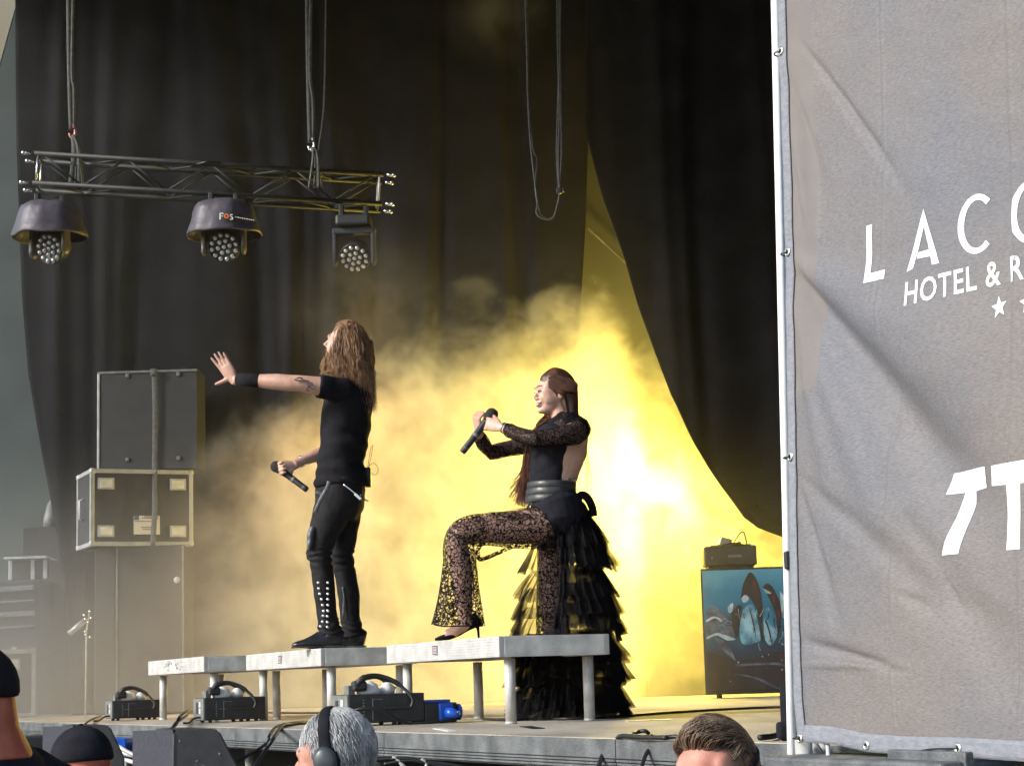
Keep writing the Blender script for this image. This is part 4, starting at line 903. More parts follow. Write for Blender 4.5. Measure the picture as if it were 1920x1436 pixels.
# her hair
b = B(); f, s_, u = wf, ws, wu
ell(b, WC+u*.020-f*.020, (.097, .086, .098), RW); ell(b, WC+u*.062+f*.008, (.060, .066, .040), RW)
tube(b, [Wn(1058, 728), Wn(1064, 750), Wn(1070, 775), Wn(1073, 795), Wn(1072, 812)], [(.070, .078), (.055, .07), (.042, .065), (.036, .06), (.02, .04)], 20, side=SX)
hw_ = fuse('hair', b, M_hairw, wom, .006, 4, lambda p: .004*noise.noise(V((p.x*40, p.y*40, p.z*8))))
b = B(); Pth = []
for i in range(620):
    th = rnd(-1.45, 1.45)                       # round the head from one temple over the top to the other
    sx, ux = math.sin(th), math.cos(th); HC = WC+u*.018-f*.022
    def hp(lat, fr_, up_, k=1.0): return HC+s_*lat*.088*k+f*fr_*.096*k+u*up_*.101*k
    a0_ = .80-.38*abs(sx)+rnd(-.05, .03); P0 = hp(sx*.93*math.sqrt(1-a0_**2), a0_, ux*math.sqrt(1-a0_**2)*1.0+.0, 1.01)
    P1 = hp(sx*.98, .1, ux*.98, 1.045); P2 = hp(sx*.85, -.62, ux*.72-.05, 1.05); P3 = hp(sx*.6, -.85, -.45+.2*ux, 1.06)
    Pth.append(wavy(P0, [P1, P2, P3, Wn(1073+rnd(-10, 8), rnd(785, 824), sx*-.05)], .0010, rnd(0, 6), 6))
for i in range(420):
    t_0 = rnd(0, 1); x_ = 1029+36*t_0; yy_ = 700+10*t_0+rnd(-3, 18)+(8 if t_0 < .4 else 0); dd_ = -.086*math.sqrt(max(.05, 1-((x_-1042)/44)**2))
    Pth.append(wavy(Wn(x_-2, yy_, dd_*.97), [Wn(x_+14+4*t_0, yy_+10, dd_*1.0-.003), Wn(1057+18*t_0, 742, -.080+.035*t_0), Wn(1062+17*t_0, 768, -.070+.03*t_0), Wn(1065+16*t_0, 790, -.064+.03*t_0), Wn(1067+17*t_0+rnd(-3, 3), rnd(800, 828), -.07+.05*t_0)], .0016, rnd(0, 6), 6))
strands(b, Pth, .0024, .001); obj('combed_strands', b, M_hairw, hw_, True)
b = B(); Pth = []
for i in range(620):
    x0 = rnd(1010, 1040); ex_ = rnd(972, 1004) if rnd(0, 1) < .8 else rnd(955, 990)
    Pth.append(wavy(Wn(x0+20, rnd(766, 786), rnd(.03, .06)), [Wn(x0+rnd(-6, 4), rnd(792, 802), rnd(.05, .10)), Wn(1001+rnd(-10, 9), rnd(822, 840), rnd(.06, .17)), Wn(989+rnd(-11, 11), 880, rnd(.03, .16)), Wn(ex_-3, rnd(905, 952), rnd(.02, .14))], rnd(.002, .006), rnd(0, 6), 7))
strands(b, Pth, .0028, .001); obj('front_lock', b, mat('auburn_hair', (.20, .075, .03), (.10, .035, .015), 22, .4), hw_, True)
b = B(); Pth = [wavy(Wn(1082, 790, .0), [Wn(1098+rnd(-4, 4), 850, .02), Wn(1103+rnd(-4, 8), rnd(880, 935), .02)], .003, rnd(0, 6), 7) for i in range(9)]
strands(b, Pth, .0012, .0008); obj('loose_hairs', b, M_hairw, hw_, True)
mic('black wireless microphone with grey ring held in both hands of the woman', Wn(922, 777, -.03), Wn(866, 849, -.06))
# ------------------------------------------------------------------ backline, left
def flight_case(name, label, c, sx, sy, sz, rz, dishes=(), cat='flight case', handle=True, grp=None):
    """c = centre of the base"""
    c = V(c); t = thing(name, label, cat, c, grp); R = Matrix.Rotation(rz, 3, 'Z')
    def P(x, y, z): return c+R @ V((x, y, z))
    b = B(); bx(b, P(0, 0, sz/2), (sx-.012, sy-.012, sz-.012), 0, R); obj('panel', b, M_case, t)
    e = .038
    for ax in range(3):
        dims = (sx, sy, sz); o1, o2 = [i for i in range(3) if i != ax]
        for s1 in (-1, 1):
            for s2 in (-1, 1):
                p = [0, 0, 0]; p[o1] = s1*(dims[o1]/2-e/2+.003); p[o2] = s2*(dims[o2]/2-e/2+.003); d_ = [e, e, e]; d_[ax] = dims[ax]-2*e-.002
                b = B(); bx(b, P(p[0], p[1], p[2]+sz/2), d_, .003, R); obj('edging', b, M_edge, t)
    for x in (-1, 1):
        for y in (-1, 1):
            for z in (0, 1):
                b = B(); p = P(x*(sx/2-.018), y*(sy/2-.018), z*(sz-.036)+.018); bx(b, p, (.056, .056, .056), .018, R, 3); obj('corner', b, M_edge, t, True)
    for (x, z) in dishes:
        b = B(); p = P(x, -sy/2-.001, z)
        bx(b, p, (.15, .012, .105), .005, R, 3); o = obj('recess', b, M_edge, t); b = B(); bx(b, P(x, -sy/2-.008, z), (.115, .006, .072), .002, R); obj('dish', b, M_alum2, o)
    if handle:
        b = B(); pts = [P(-sx/2-.004, -.02, sz*.36), P(-sx/2-.04, -.02, sz*.38), P(-sx/2-.04, -.02, sz*.62), P(-sx/2-.004, -.02, sz*.64)]; tube(b, pts, .012, 8); obj('handle', b, M_alum, t, True)
    return t, P, R
Yc = 17.4; pc = at(272, 1022, Yc); S_ = at(371, 1022, Yc).x-at(181, 1022, Yc).x; hc = at(272, 880, Yc).z-pc.z
cab = thing('speaker_stack', 'tall dark speaker cabinets carrying the labelled flight case, veiled by haze', 'speaker', q(pc, 1.4)+V((0, .25, 0)))
x0, x1, xm = at(176, 1100, Yc).x, at(345, 1100, Yc).x, at(216, 1100, Yc).x
b = B(); bx(b, ((xm+x1)/2, Yc+.27, (1.4+pc.z)/2), (x1-xm, .5, pc.z-1.4-.005), .015); obj('cabinet', b, M_case, cab)
b = B(); bx(b, ((x0+xm)/2-.002, Yc+.22, (1.4+pc.z)/2), (xm-x0-.006, .4, pc.z-1.4-.005), .01); obj('side_cabinet', b, M_case, cab)
for xx in (xm+.012, x1-.012):
    b = B(); bx(b, (xx, Yc+.012, (1.4+pc.z)/2), (.016, .012, pc.z-1.42), .003); obj('edge_strip', b, M_fas, cab)
b = B(); lathe(b, [(.025, 0), (.03, .006), (.022, .01), (.001, .01)], frame(at(332, 1087, Yc+.018), (0, -1, 0)), 16); obj('socket', b, M_edge, cab, True)
t, P, R = flight_case('flight_case', 'aluminium edged flight case with four butterfly recesses and a white label', q(pc, pc.z)+V((-.155, .30, 0)), S_*1.02, .62, hc, .42, ((-.33, hc-.13), (.33, hc-.13), (-.33, .13), (.33, .13)))
b = B(); p = P(.04, -.318, .185); bx(b, p, (.24, .004, .17), 0, R); lb = obj('label', b, M_label, t)
b = B(); bx(b, P(-.055, -.321, .25), (.045, .003, .04), 0, R); obj('blue_square', b, M_ink2, lb)
for k, (dx, zz, w_) in enumerate(((.05, .262, .13), (.04, .248, .15), (.0, .218, .2), (.02, .165, .12), (.02, .145, .10))):
    b = B(); bx(b, P(dx+.03, -.321, zz), (w_, .002, .006), 0, R); obj('line_of_print', b, M_case, lb)
Yu = Yc+.1; b0, b1 = at(182, 884, Yu), at(371, 690, Yu); hu = b1.z-b0.z-.01; zu = pc.z+hc+.008
for (xa, xb, lab) in ((182, 288, 'upright black case with a grey edge above the labelled flight case, left of the two'), (290, 371, 'upright black case above the labelled flight case, nearer the outstretched hand')):
    Xa, Xb = at(xa, 780, Yu).x, at(xb, 780, Yu).x; t = thing('black_case', lab, 'case', ((Xa+Xb)/2, Yu+.2, zu), 'black cases on top of the flight case')
    b = B(); bx(b, ((Xa+Xb)/2, Yu+.22, zu+hu/2), (Xb-Xa-.004, .44, hu), .008); obj('body', b, M_case, t)
    b = B(); bx(b, ((Xa+Xb)/2, Yu-.003, zu+hu-.012), (Xb-Xa-.01, .012, .022), .003); obj('top_edge', b, M_fas, t)
    if xa < 200:
        b = B(); bx(b, (Xa+.013, Yu-.003, zu+hu/2), (.022, .012, hu-.04), .003); obj('side_edge', b, M_edge, t)
    for zz in (zu+.10, zu+hu-.045):
        b = B(); bx(b, ((Xa+Xb)/2+.02, Yu-.008, zz), (.035, .014, .035), .005); obj('latch', b, M_fas, t)
    if xa > 200: pass
b = B(); tube(b, spline([at(289, 692, Yu-.03), at(291, 780, Yu-.03), at(290, 884, Yu-.03), at(290, 960, Yc-.03), at(286, 1024, Yc-.03)], 4), [(.024, .006)]*17, 8, side=(1, 0, 0)); bx(b, at(288, 698, Yu-.04), (.055, .03, .07), .01)
tag(obj('lashing_strap', b, M_gcable, None, True), 'grey lashing strap tied down over the black cases and the flight case', 'strap')
t, P, R = flight_case('flight_case', 'grey flight case on the deck at the left edge, one latch recess on its side', (-5.05, 17.6, 1.402), 1.1, .7, .60, .55, ((.33, .47),), handle=False)
b = B(); bx(b, P(.553, .0, .30), (.012, .15, .22), .004, R, 2); o = obj('latch', b, M_edge, t); b = B(); bx(b, P(.561, .0, .30), (.006, .11, .17), .002, R); obj('latch_plate', b, M_alum2, o)
# mixing rack behind it, with an open metal box on top
rk = thing('equipment_rack', 'bluish rack of equipment standing behind the grey flight case', 'rack', (-5.6, 19.0, 1.4))
b = B(); bx(b, (-5.65, 19.2, 2.05), (2.0, .9, 1.30), .02); obj('body', b, M_case, rk)
for k in range(4):
    b = B(); p = at(20, 1108+k*24, 18.7); bx(b, (-5.65, 18.72, p.z), (1.9, .05, .05-.03*(k % 2)), .01, Matrix.Rotation(-.03, 3, 'Y')); obj('rail', b, M_fas, rk)
b = B(); bx(b, at(26, 1217, 18.71), (.05, .02, .05), .004); obj('latch', b, M_edge, rk)
ob = thing('metal_box', 'small open metal frame box sitting on the equipment rack', 'box', at(50, 1100, 18.8))
pb = at(52, 1098, 18.8); pb.z = max(pb.z, 2.70+.01)
for dx in (-.17, .05, .17):
    b = B(); bx(b, pb+V((dx, 0, .095)), (.04, .02, .19), .004); obj('post', b, M_edge, ob)
b = B(); bx(b, pb+V((0, 0, .205)), (.42, .22, .025), .004); obj('top_bar', b, M_edge, ob)
b = B(); bx(b, pb+V((0, .1, .10)), (.36, .02, .18), .004); obj('back', b, M_case, ob)
b = B(); tube(b, [pb+V((.2, -.02, .2)), pb+V((.3, -.02, .17))], .012, 8); obj('arm', b, M_edge, ob, True)
st = thing('microphone_stand', 'tipped chrome percussion stand glinting in the haze beside the speaker stack', 'stand', on(150, 1340, 1.4))
pA, pB2 = at(130, 1188, 16.9), at(158, 1164, 16.9)
b = B(); tube(b, [pA, pB2], .026, 10); obj('tube', b, M_edge, st, True)
b = B(); tube(b, [q(at(160, 1300, 16.9), 1.4), at(162, 1180, 16.9), at(168, 1148, 16.9)], .007, 6); obj('rod', b, M_leg, st, True)
for px, py in ((168, 1146), (171, 1158), (160, 1160), (165, 1166), (160, 1184), (161, 1190), (169, 1194), (158, 1153)):
    b = B(); ell(b, at(px, py, 16.88), (.013, .01, .012), None, 8, 6); obj('wing_nut', b, M_chrome, st, True)
bt = thing('cloth_bundle', 'small pale triangular bundle standing far left behind the curtain edge', 'bundle', at(97, 990, 19.5))
b = B(); lathe(b, [(.09, -.0), (.085, .1), (.05, .24), (.01, .3)], Matrix.Translation(at(97, 990, 19.5)), 12); obj('body', b, M_fas, bt, True)
b = B(); bx(b, q(at(97, 990, 19.5), (at(97, 990, 19.5).z+1.4)/2), (.5, .4, at(97, 990, 19.5).z-1.4), .01); tag(obj('dark_crate', b, M_case), 'dark crate supporting the pale bundle, mostly lost in haze', 'crate')
# ------------------------------------------------------------------ guitar cabinet and amplifier, right
YA = 16.15
def Ar(px, py, dy=0): return at(px, py, YA+dy)
gc_b = on(1400, 1302, 1.4); XL, XR = Ar(1318, 1180).x, Ar(1318, 1180).x+1.0; ZT = Ar(1318, 1066).z; 
ga = thing('guitar_cabinet', 'speaker cabinet with a glossy blue printed front of chrome machine shapes', 'speaker cabinet', ((XL+XR)/2, YA+.2, 1.4))
b = B(); prism(b, [V((XL, YA+.01, 1.43)), V((XR, YA+.01, 1.43)), V((XR, YA+.36, 1.43)), V((XL+.12, YA+.36, 1.43))], (0, 0, ZT-1.43)); obj('body', b, M_blk, ga)
for dx in (-.38, .38):
    b = B(); tube(b, [((XL+XR)/2+dx, YA+.08, 1.4), ((XL+XR)/2+dx, YA+.08, 1.435)], .025, 10); obj('foot', b, M_blk, ga)
mp_ = bpy.data.materials.new('blue_print'); mp_.use_nodes = True; t_ = mp_.node_tree; b_ = t_.nodes['Principled BSDF']; b_.inputs['Roughness'].default_value = .45
tc = t_.nodes.new('ShaderNodeTexCoord'); sp_ = t_.nodes.new('ShaderNodeSeparateXYZ'); t_.links.new(tc.outputs['Generated'], sp_.inputs[0]); cr = t_.nodes.new('ShaderNodeValToRGB')
E_ = cr.color_ramp.elements; E_[0].position = 0; E_[0].color = (.012, .02, .05, 1); E_[1].position = 1; E_[1].color = (.07, .28, .42, 1)
for ps, cl_ in ((.30, (.015, .03, .07, 1)), (.45, (.008, .07, .14, 1)), (.62, (.008, .14, .26, 1)), (.85, (.015, .18, .32, 1))): e_ = E_.new(ps); e_.color = cl_
nn = t_.nodes.new('ShaderNodeTexNoise'); nn.inputs['Scale'].default_value = 4; nn.inputs['Detail'].default_value = 6; t_.links.new(tc.outputs['Object'], nn.inputs[0])
ma = t_.nodes.new('ShaderNodeMath'); ma.operation = 'MULTIPLY_ADD'; ma.inputs[1].default_value = .35; t_.links.new(nn.outputs[0], ma.inputs[0]); t_.links.new(sp_.outputs[2], ma.inputs[2])
mb_ = t_.nodes.new('ShaderNodeMath'); mb_.operation = 'SUBTRACT'; mb_.inputs[1].default_value = .17; t_.links.new(ma.outputs[0], mb_.inputs[0]); t_.links.new(mb_.outputs[0], cr.inputs[0]); t_.links.new(cr.outputs[0], b_.inputs['Base Color'])
b = B(); bx(b, ((XL+XR)/2, YA+.004, (1.435+ZT)/2), (XR-XL-.03, .006, ZT-1.435-.035), 0); pr = obj('printed_front', b, mp_, ga)
C1 = mat('print_dark', (.03, .02, .03), (.015, .012, .02), 9, .5); C2 = mat('print_chrome_blue', (.30, .55, .68), (.03, .20, .34), 5, .4, thr=(.42, .58)); C3 = mat('print_steel', (.12, .16, .24), (.03, .04, .07), 12, .4); C4 = mat('print_pale', (.45, .60, .68), (.20, .32, .42), 14, .4); C5 = mat('print_red', (.10, .018, .025), None, 1, .5)
def Z2(x, y): return (1280+x/4.225, 980+y/4.225)
kk = [0]
def art(mm, pts, name='print_shape', sm=True):
    kk[0] += 1; P_ = [Ar(*Z2(x, y)) for x, y in pts]
    if sm: P_ = spline(P_+[P_[0]], 4)[:-1]
    P_ = [V((min(max(p.x, XL+.02), XR-.02), YA-.0005-.0006*kk[0], min(max(p.z, 1.46), ZT-.03))) for p in P_]
    b = B(); vs = [b.verts.new(p) for p in P_]; f_ = b.faces.new(vs); bmesh.ops.triangulate(b, faces=[f_]); bmesh.ops.recalc_face_normals(b, faces=b.faces); obj(name, b, mm, pr)
art(C1, [(460, 600), (480, 480), (535, 390), (585, 450), (615, 540), (635, 680), (625, 800), (600, 720), (560, 640), (510, 570)])
art(C1, [(635, 505), (665, 480), (705, 500), (740, 560), (770, 640), (780, 760), (760, 900), (745, 760), (720, 680), (680, 590)])
art(C2, [(470, 690), (520, 650), (560, 660), (590, 760), (615, 900), (600, 940), (480, 960), (450, 850)])
art(C2, [(640, 700), (680, 670), (715, 720), (745, 820), (745, 900), (700, 970), (650, 920), (640, 800)])
art(C4, [(465, 600), (490, 570), (520, 590), (515, 620), (480, 630)]); art(C4, [(640, 520), (690, 545), (700, 560), (660, 555)])
art(C4, [(770, 540), (810, 600), (815, 740), (790, 740), (775, 640)])
art(C3, [(186, 700), (235, 655), (300, 690), (380, 760), (415, 860), (390, 910), (300, 880), (190, 920)])
art(C4, [(186, 770), (240, 740), (300, 760), (310, 790), (260, 755), (190, 785)]); art(C4, [(190, 905), (270, 870), (360, 895), (420, 920), (350, 930), (270, 890), (195, 920)])
art(C4, [(355, 670), (380, 640), (400, 640), (390, 700), (365, 710)])
art(C3, [(250, 905), (320, 930), (380, 1000), (420, 1090), (380, 1060), (310, 1000)])
art(C1, [(380, 720), (440, 650), (465, 680), (445, 800), (430, 900), (400, 850)]); 
for pts in ([(520, 650), (550, 740), (575, 860), (580, 930), (568, 860), (540, 740)], [(590, 740), (610, 820), (625, 930), (640, 930), (625, 820), (605, 740)], [(650, 780), (680, 860), (700, 960), (705, 940), (690, 860), (660, 770)]): art(C1, pts)
art(C1, [(196, 1010), (430, 1100), (830, 1000), (830, 1340), (210, 1340)], sm=False)
art(C3, [(420, 1115), (600, 1110), (760, 1105), (820, 1140), (760, 1125), (600, 1125), (430, 1135)]); art(C3, [(400, 1195), (560, 1215), (700, 1270), (780, 1330), (690, 1290), (560, 1230)])
for k in range(34):
    x, y = rnd(430, 790), rnd(640, 990); a_ = rnd(-.5, .5); l_ = rnd(25, 90); w2 = rnd(1.5, 4); cx_ = rnd(-14, 14)
    art((C4, C1, C3, C1)[k % 4], [(x-w2, y), (x+cx_-w2, y+l_*.5), (x+a_*l_-w2, y+l_), (x+a_*l_+w2, y+l_), (x+cx_+w2, y+l_*.5), (x+w2, y)], sm=False)
for k in range(16):
    x, y = rnd(195, 420), rnd(700, 900); l_ = rnd(20, 70); w2 = rnd(2, 4)
    art((C4, C1, C3)[k % 3], [(x, y), (x+l_*.5, y-8), (x+l_, y+6), (x+l_, y+6+w2), (x+l_*.5, y-8+w2), (x, y+w2)], sm=False)
for x, y in ((560, 490), (715, 600), (755, 720)): art(C5, [(x-12, y-20), (x, y-34), (x+12, y-10), (x+6, y+28), (x-6, y+18)])
for k in range(26):
    x, y = rnd(620, 800), rnd(930, 1090)
    if k > 15: x, y = rnd(250, 800), rnd(1040, 1280)
    r_ = rnd(4, 9); art(C5 if k % 3 else C4, [(x-r_, y), (x, y-r_), (x+r_, y), (x, y+r_)], sm=False)
am = thing('amplifier_head', 'dark amplifier head sitting on the blue printed cabinet', 'amplifier', ((XL+XR)/2, YA+.2, ZT))
ax0, ax1 = Ar(1322, 1050).x, Ar(1421, 1050).x
b = B(); bx(b, ((ax0+ax1)/2, YA+.17, ZT+.105), (ax1-ax0, .30, .165), .012, Matrix.Rotation(-.03, 3, 'Z')); obj('body', b, M_blk, am)
b = B(); bx(b, ((ax0+ax1)/2, YA+.17, ZT+.012), (ax1-ax0-.06, .26, .02), .004); obj('base', b, M_blk, am)
b = B()
for k in range(7): bx(b, ((ax0+ax1)/2-.02+k*.017, YA+.012, ZT+.10), (.011, .006, .018+.006*(k % 2)), 0)
obj('badge', b, M_grey, am)
b = B(); bx(b, (ax0+.06, YA+.014, ZT+.09), (.008, .006, .02), 0); obj('switch', b, M_grey, am)
cb = thing('cable_bundle', 'bunch of small adapters and cables heaped on the amplifier head', 'cables', ((ax0+ax1)/2, YA+.2, ZT+.19))
b = B(); bx(b, ((ax0+ax1)/2-.03, YA+.15, ZT+.225), (.10, .12, .07), .015, Matrix.Rotation(.3, 3, 'Y')); obj('adapter', b, M_grey, cb)
b = B(); bx(b, ((ax0+ax1)/2+.06, YA+.15, ZT+.205), (.09, .05, .03), .01, Matrix.Rotation(-.3, 3, 'Y')); obj('plug', b, M_blk, cb)
b = B(); xm_ = (ax0+ax1)/2; tube(b, spline([(xm_+.03, YA+.12, ZT+.2), (xm_+.09, YA+.12, ZT+.29), (xm_+.13, YA+.12, ZT+.30), (xm_+.15, YA+.12, ZT+.19)], 6), .006, 6); obj('lead', b, M_cable, cb, True)
b = B(); tube(b, spline([(xm_-.16, YA+.1, ZT+.193), (xm_-.05, YA+.05, ZT+.197), (xm_+.02, YA+.08, ZT+.21), (xm_+.1, YA+.1, ZT+.197), (xm_+.18, YA+.1, ZT+.195)], 5), .008, 6); obj('lead', b, M_cable, cb, True)
# ------------------------------------------------------------------ fog machines on the front of the deck
def fog_machine(px, py, label, s=1.0, extra=False):
    o = on(px, py, 1.4); O = V((o.x, o.y, 1.4)); t = thing('fog_machine', label, 'fog machine', O, 'fog machines along the front of the deck')
    Lx, Ly, H_ = .36*s, .24*s, .128*s; R = Matrix.Rotation(math.atan2(Wd.y, Wd.x), 3, 'Z')
    def P(a, c_, z): return O+Wd*a+U*c_+V((0, 0, z))
    fz = .014
    b = B(); bx(b, P(Lx/2, Ly/2, fz+H_/2), (Lx, Ly, H_), .004, R); obj('housing', b, M_blk, t)
    b = B(); bx(b, P(-.003, Ly/2, fz+H_/2), (.012, Ly-.004, H_-.004), .003, R); fp = obj('end_panel', b, M_grey, t)
    for (c_, z, w_, h_, mm, nm) in ((Ly*.62, .55, .035, .065, M_blk, 'display'), (Ly*.30, .72, .03, .03, M_label, 'label'), (Ly*.30, .42, .028, .03, M_label, 'label'), (Ly*.5, .14, .09, .008, M_label, 'slot')):
        b = B(); bx(b, P(-.0105, c_, fz+H_*z), (.004, w_*s, h_*s), 0, R); obj(nm, b, mm, fp)
    for a in (.04, Lx*.62, Lx-.05):
        for c_ in (.03, Ly-.03):
            b = B(); tube(b, [P(a, c_, 0), P(a, c_, fz+.002)], .012, 10); obj('foot', b, M_blk, t)
    b = B()
    for k in range(7): bx(b, P(Lx*.19, -.002, fz+H_*(.80-.1*k)), (.006+.002*(k % 3), .003, .0055), 0, R)
    obj('marking', b, M_grey, t)
    b = B(); bx(b, P(Lx*.31, -.002, fz+H_*.48), (.004, .003, H_*.75), 0, R); bx(b, P(Lx*.38, -.002, fz+H_*.82), (.05, .003, .003), 0, R); bx(b, P(Lx*.29, -.0035, fz+H_*.5), (.05, .003, .003), 0, R); obj('seam', b, M_grey, t)
    b = B(); tube(b, [P(Lx*.45, -.014, fz+H_*.5), P(Lx*.8, -.014, fz+H_*.5)], .006, 8); obj('hose', b, M_blk, t)
    # fluid bottle on top with its strap, hose and cable
    b = B(); lathe(b, [(.045, 0), (.05, .01), (.038, .045), (.018, .06), (.012, .065)], Matrix.Translation(P(Lx*.36, Ly*.45, fz+H_)) @ Matrix.Diagonal((1.2, 1, 1, 1)), 20); obj('bottle', b, M_white, t, True)
    b = B(); lathe(b, [(.035, 0), (.04, .02), (.02, .05), (.01, .055)], Matrix.Translation(P(Lx*.62, Ly*.5, fz+H_)), 20); obj('bottle', b, M_white, t, True)
    b = B(); bx(b, P(.045, Ly*.5, fz+H_+.022), (.035, .07, .044), .003, R); obj('valve_box', b, M_grey, t)
    b = B(); tube(b, spline([P(Lx*.14, Ly*.25, fz+H_+.035), P(Lx*.25, Ly*.2, fz+H_+.08), P(Lx*.45, Ly*.2, fz+H_+.085), P(Lx*.68, Ly*.1, fz+H_+.045), P(Lx*.82, -.02, fz+H_*.8), P(Lx*.8, -.02, fz+H_*.5)], 7), [.016]*8+[.013]*14+[.009]*14, 10); obj('hose', b, M_cable, t, True)
    b = B(); tube(b, spline([P(Lx*.13, Ly*.3, fz+H_+.05), P(Lx*.3, Ly*.6, fz+H_+.07), P(Lx*.55, Ly*.7, fz+H_+.08), P(Lx*.75, Ly*.6, fz+H_+.02)], 7), .010, 8); obj('hose', b, M_cable, t, True)
    b = B(); bx(b, P(Lx*.2, Ly*.3, fz+H_+.04), (.07, .06, .05), .012, R); obj('clip', b, M_blk, t)
    b = B(); tube(b, spline([P(0, Ly*.3, fz+.02), P(-.05, Ly*.2, .03), P(-.10, -.02, .006), P(-.15, -.09, .006)], 6), .006, 6); obj('power_cord', b, M_cable, t, True)
    return t, P, R
fog_machine(212, 1351, 'fog machine near the far riser, smallest of the three with a white bottle on top', .97)
fog_machine(384, 1355, 'fog machine between the far and middle risers, its power cord looping left', 1.04)
t3, P3, R3 = fog_machine(655, 1362, 'fog machine closest to the camera with a long black hose, beside the blue connector box', 1.08)
cbx = thing('connector_box', 'black box with bright blue power socket beside the closest fog machine', 'connector box', P3(.46, .02, 0))
b = B(); bx(b, P3(.475, .08, .052), (.17, .16, .096), .006, R3); obj('body', b, M_blk, cbx)
b = B(); bx(b, P3(.455, .06, .108), (.15, .10, .014), .003, R3); obj('lid', b, M_blue, cbx)
b = B(); bx(b, P3(.50, -.006, .055), (.075, .018, .082), .006, R3); sk = obj('socket', b, M_blue, cbx)
b = B(); lathe(b, [(.026, 0), (.028, .03), (.022, .05), (.012, .07), (.002, .072)], frame(P3(.50, -.012, .05), Wd*.55-U*.6+V((0, 0, -.1))), 20); obj('plug', b, M_blue, sk, True)
b = B(); lathe(b, [(.036, -.004), (.04, 0), (.04, .012), (.034, .016)], frame(P3(.572, .03, .052), Wd), 24); obj('cap', b, M_blue, sk, True)
b = B(); lathe(b, [(.012, 0), (.013, .012), (.002, .018)], frame(P3(.538, -.052, .045), Wd*.4-U*.8), 14); obj('gland', b, M_label, sk, True)
def cable(pts, r, label, mm=None, name='cable', grp=None):
    b = B(); tube(b, spline(pts, 7), r, 8); return tag(obj(name, b, mm or M_cable, None, True), label, 'cable', grp)
def dk(px, py, h=.008): p = on(px, py, 1.4); return V((p.x, p.y, 1.4+h))
cable([P3(-.02, .02, .05), P3(.04, -.05, .085), P3(.14, -.07, .075), P3(.26, -.06, .012), P3(.42, -.06, .008), P3(.54, -.03, .02)], .007, 'black cable arching in front of the closest fog machine to the blue socket')
cable([dk(580, 1356), dk(545, 1360), dk(530, 1363, .01), FP*0+at(515, 1380, 8.9), at(500, 1402, 8.8), at(475, 1440, 8.6)], .009, 'black cable running over the deck edge between grey haired man and wedge')
cable([dk(572, 1354), dk(535, 1360), dk(518, 1366, .01), at(505, 1378, 8.95), at(497, 1395, 8.9), at(440, 1430, 8.8)], .007, 'thinner black cable dropping over the deck edge to the right of the wedge')
cable([dk(356, 1335, .03), at(340, 1340, 10.9), at(332, 1352, 10.2), at(322, 1364, 10.1)], .008, 'short black cable hanging off the deck behind the right wedge')
cable([dk(352, 1345, .02), at(336, 1350, 10.8), at(328, 1360, 10.2), at(312, 1372, 10.1)], .008, 'lower black cable curling off the deck behind the right wedge')
cable([dk(190, 1344, .01), dk(178, 1348, .01), at(165, 1352, 12.5), at(155, 1362, 12.2)], .007, 'thin black cable leaving the deck above the left wedge')
cable([at(1120, 1445, 6.4), at(1130, 1415, 6.5), at(1150, 1393, 6.55), dk(1165, 1384), dk(1200, 1386), dk(1250, 1387)], .008, 'black cable bent over the deck edge left of the brown haired man')
cable([dk(1188, 1380), at(1195, 1372, 6.7), at(1210, 1370, 6.7), at(1220, 1378, 6.7), dk(1222, 1384)], .007, 'little black cable loop standing up on the deck edge')
cable([at(1200, 1450, 6.1), at(1212, 1412, 6.2), at(1232, 1392, 6.25), dk(1254, 1386), dk(1275, 1386)], .007, 'second black cable bent over the deck edge beside the brown haired man')
cable([dk(1425, 1390, .012), dk(1450, 1387, .012), dk(1475, 1380, .012), at(1490, 1378, 5.5)], .009, 'thick black cable lying on the deck corner at the foot of the banner')
b = B(); tube(b, [dk(1480, 1388, .0), dk(1480, 1388, .16)], .022, 12); bx(b, dk(1480, 1388, .03), (.07, .06, .05), .01); tag(obj('black_bag', b, M_blkf), 'black padded bag hanging beside the banner pole on the deck', 'bag')
# under the stage front
def box_thing(name, label, cat, c, s, mm, rz=0, grp=None): b = B(); bx(b, c, s, .008, Matrix.Rotation(rz, 3, 'Z')); return tag(obj(name, b, mm), label, cat, grp)
box_thing('blue_crate', 'blue plastic crate half hidden under the deck behind the left wedge', 'crate', at(229, 1402, 11.3), (.09, .2, .12), M_blue)
for k, (xa, ya, xb, yb) in enumerate(((215, 1395, 285, 1425), (225, 1410, 300, 1418), (235, 1424, 300, 1432))):
    cable([at(xa, ya, 10.4), at((xa+xb)/2, (ya+yb)/2+4, 10.3), at(xb, yb, 10.2), at(xb+30, yb+3, 10.2)], .012, ('pale cable sloping down behind the left wedge', 'pale cable curling between the two wedges', 'lowest pale cable between the two wedges')[k], M_leg)
box_thing('pale_case', 'pale grey case lying low beside the right wedge', 'case', at(530, 1446, 8.4)-V((0, 0, .04)), (.55, .3, .10), M_leg, -1.1)
for k, pts in enumerate([[(700, 1424), (760, 1421), (800, 1428), (850, 1434), (900, 1440)], [(720, 1432), (770, 1425), (830, 1436), (880, 1442)], [(735, 1420), (745, 1423), (760, 1440)], [(790, 1422), (800, 1432), (795, 1445)]]):
    cable([at(x, y, 7.6) for x, y in pts], .008, ('black cable lying right of the grey haired man under the deck edge', 'lower black cable right of the grey haired man', 'short drooping cable beside the silver headset', 'drooping cable loop under the deck edge')[k], M_cable if k < 2 else M_leg)
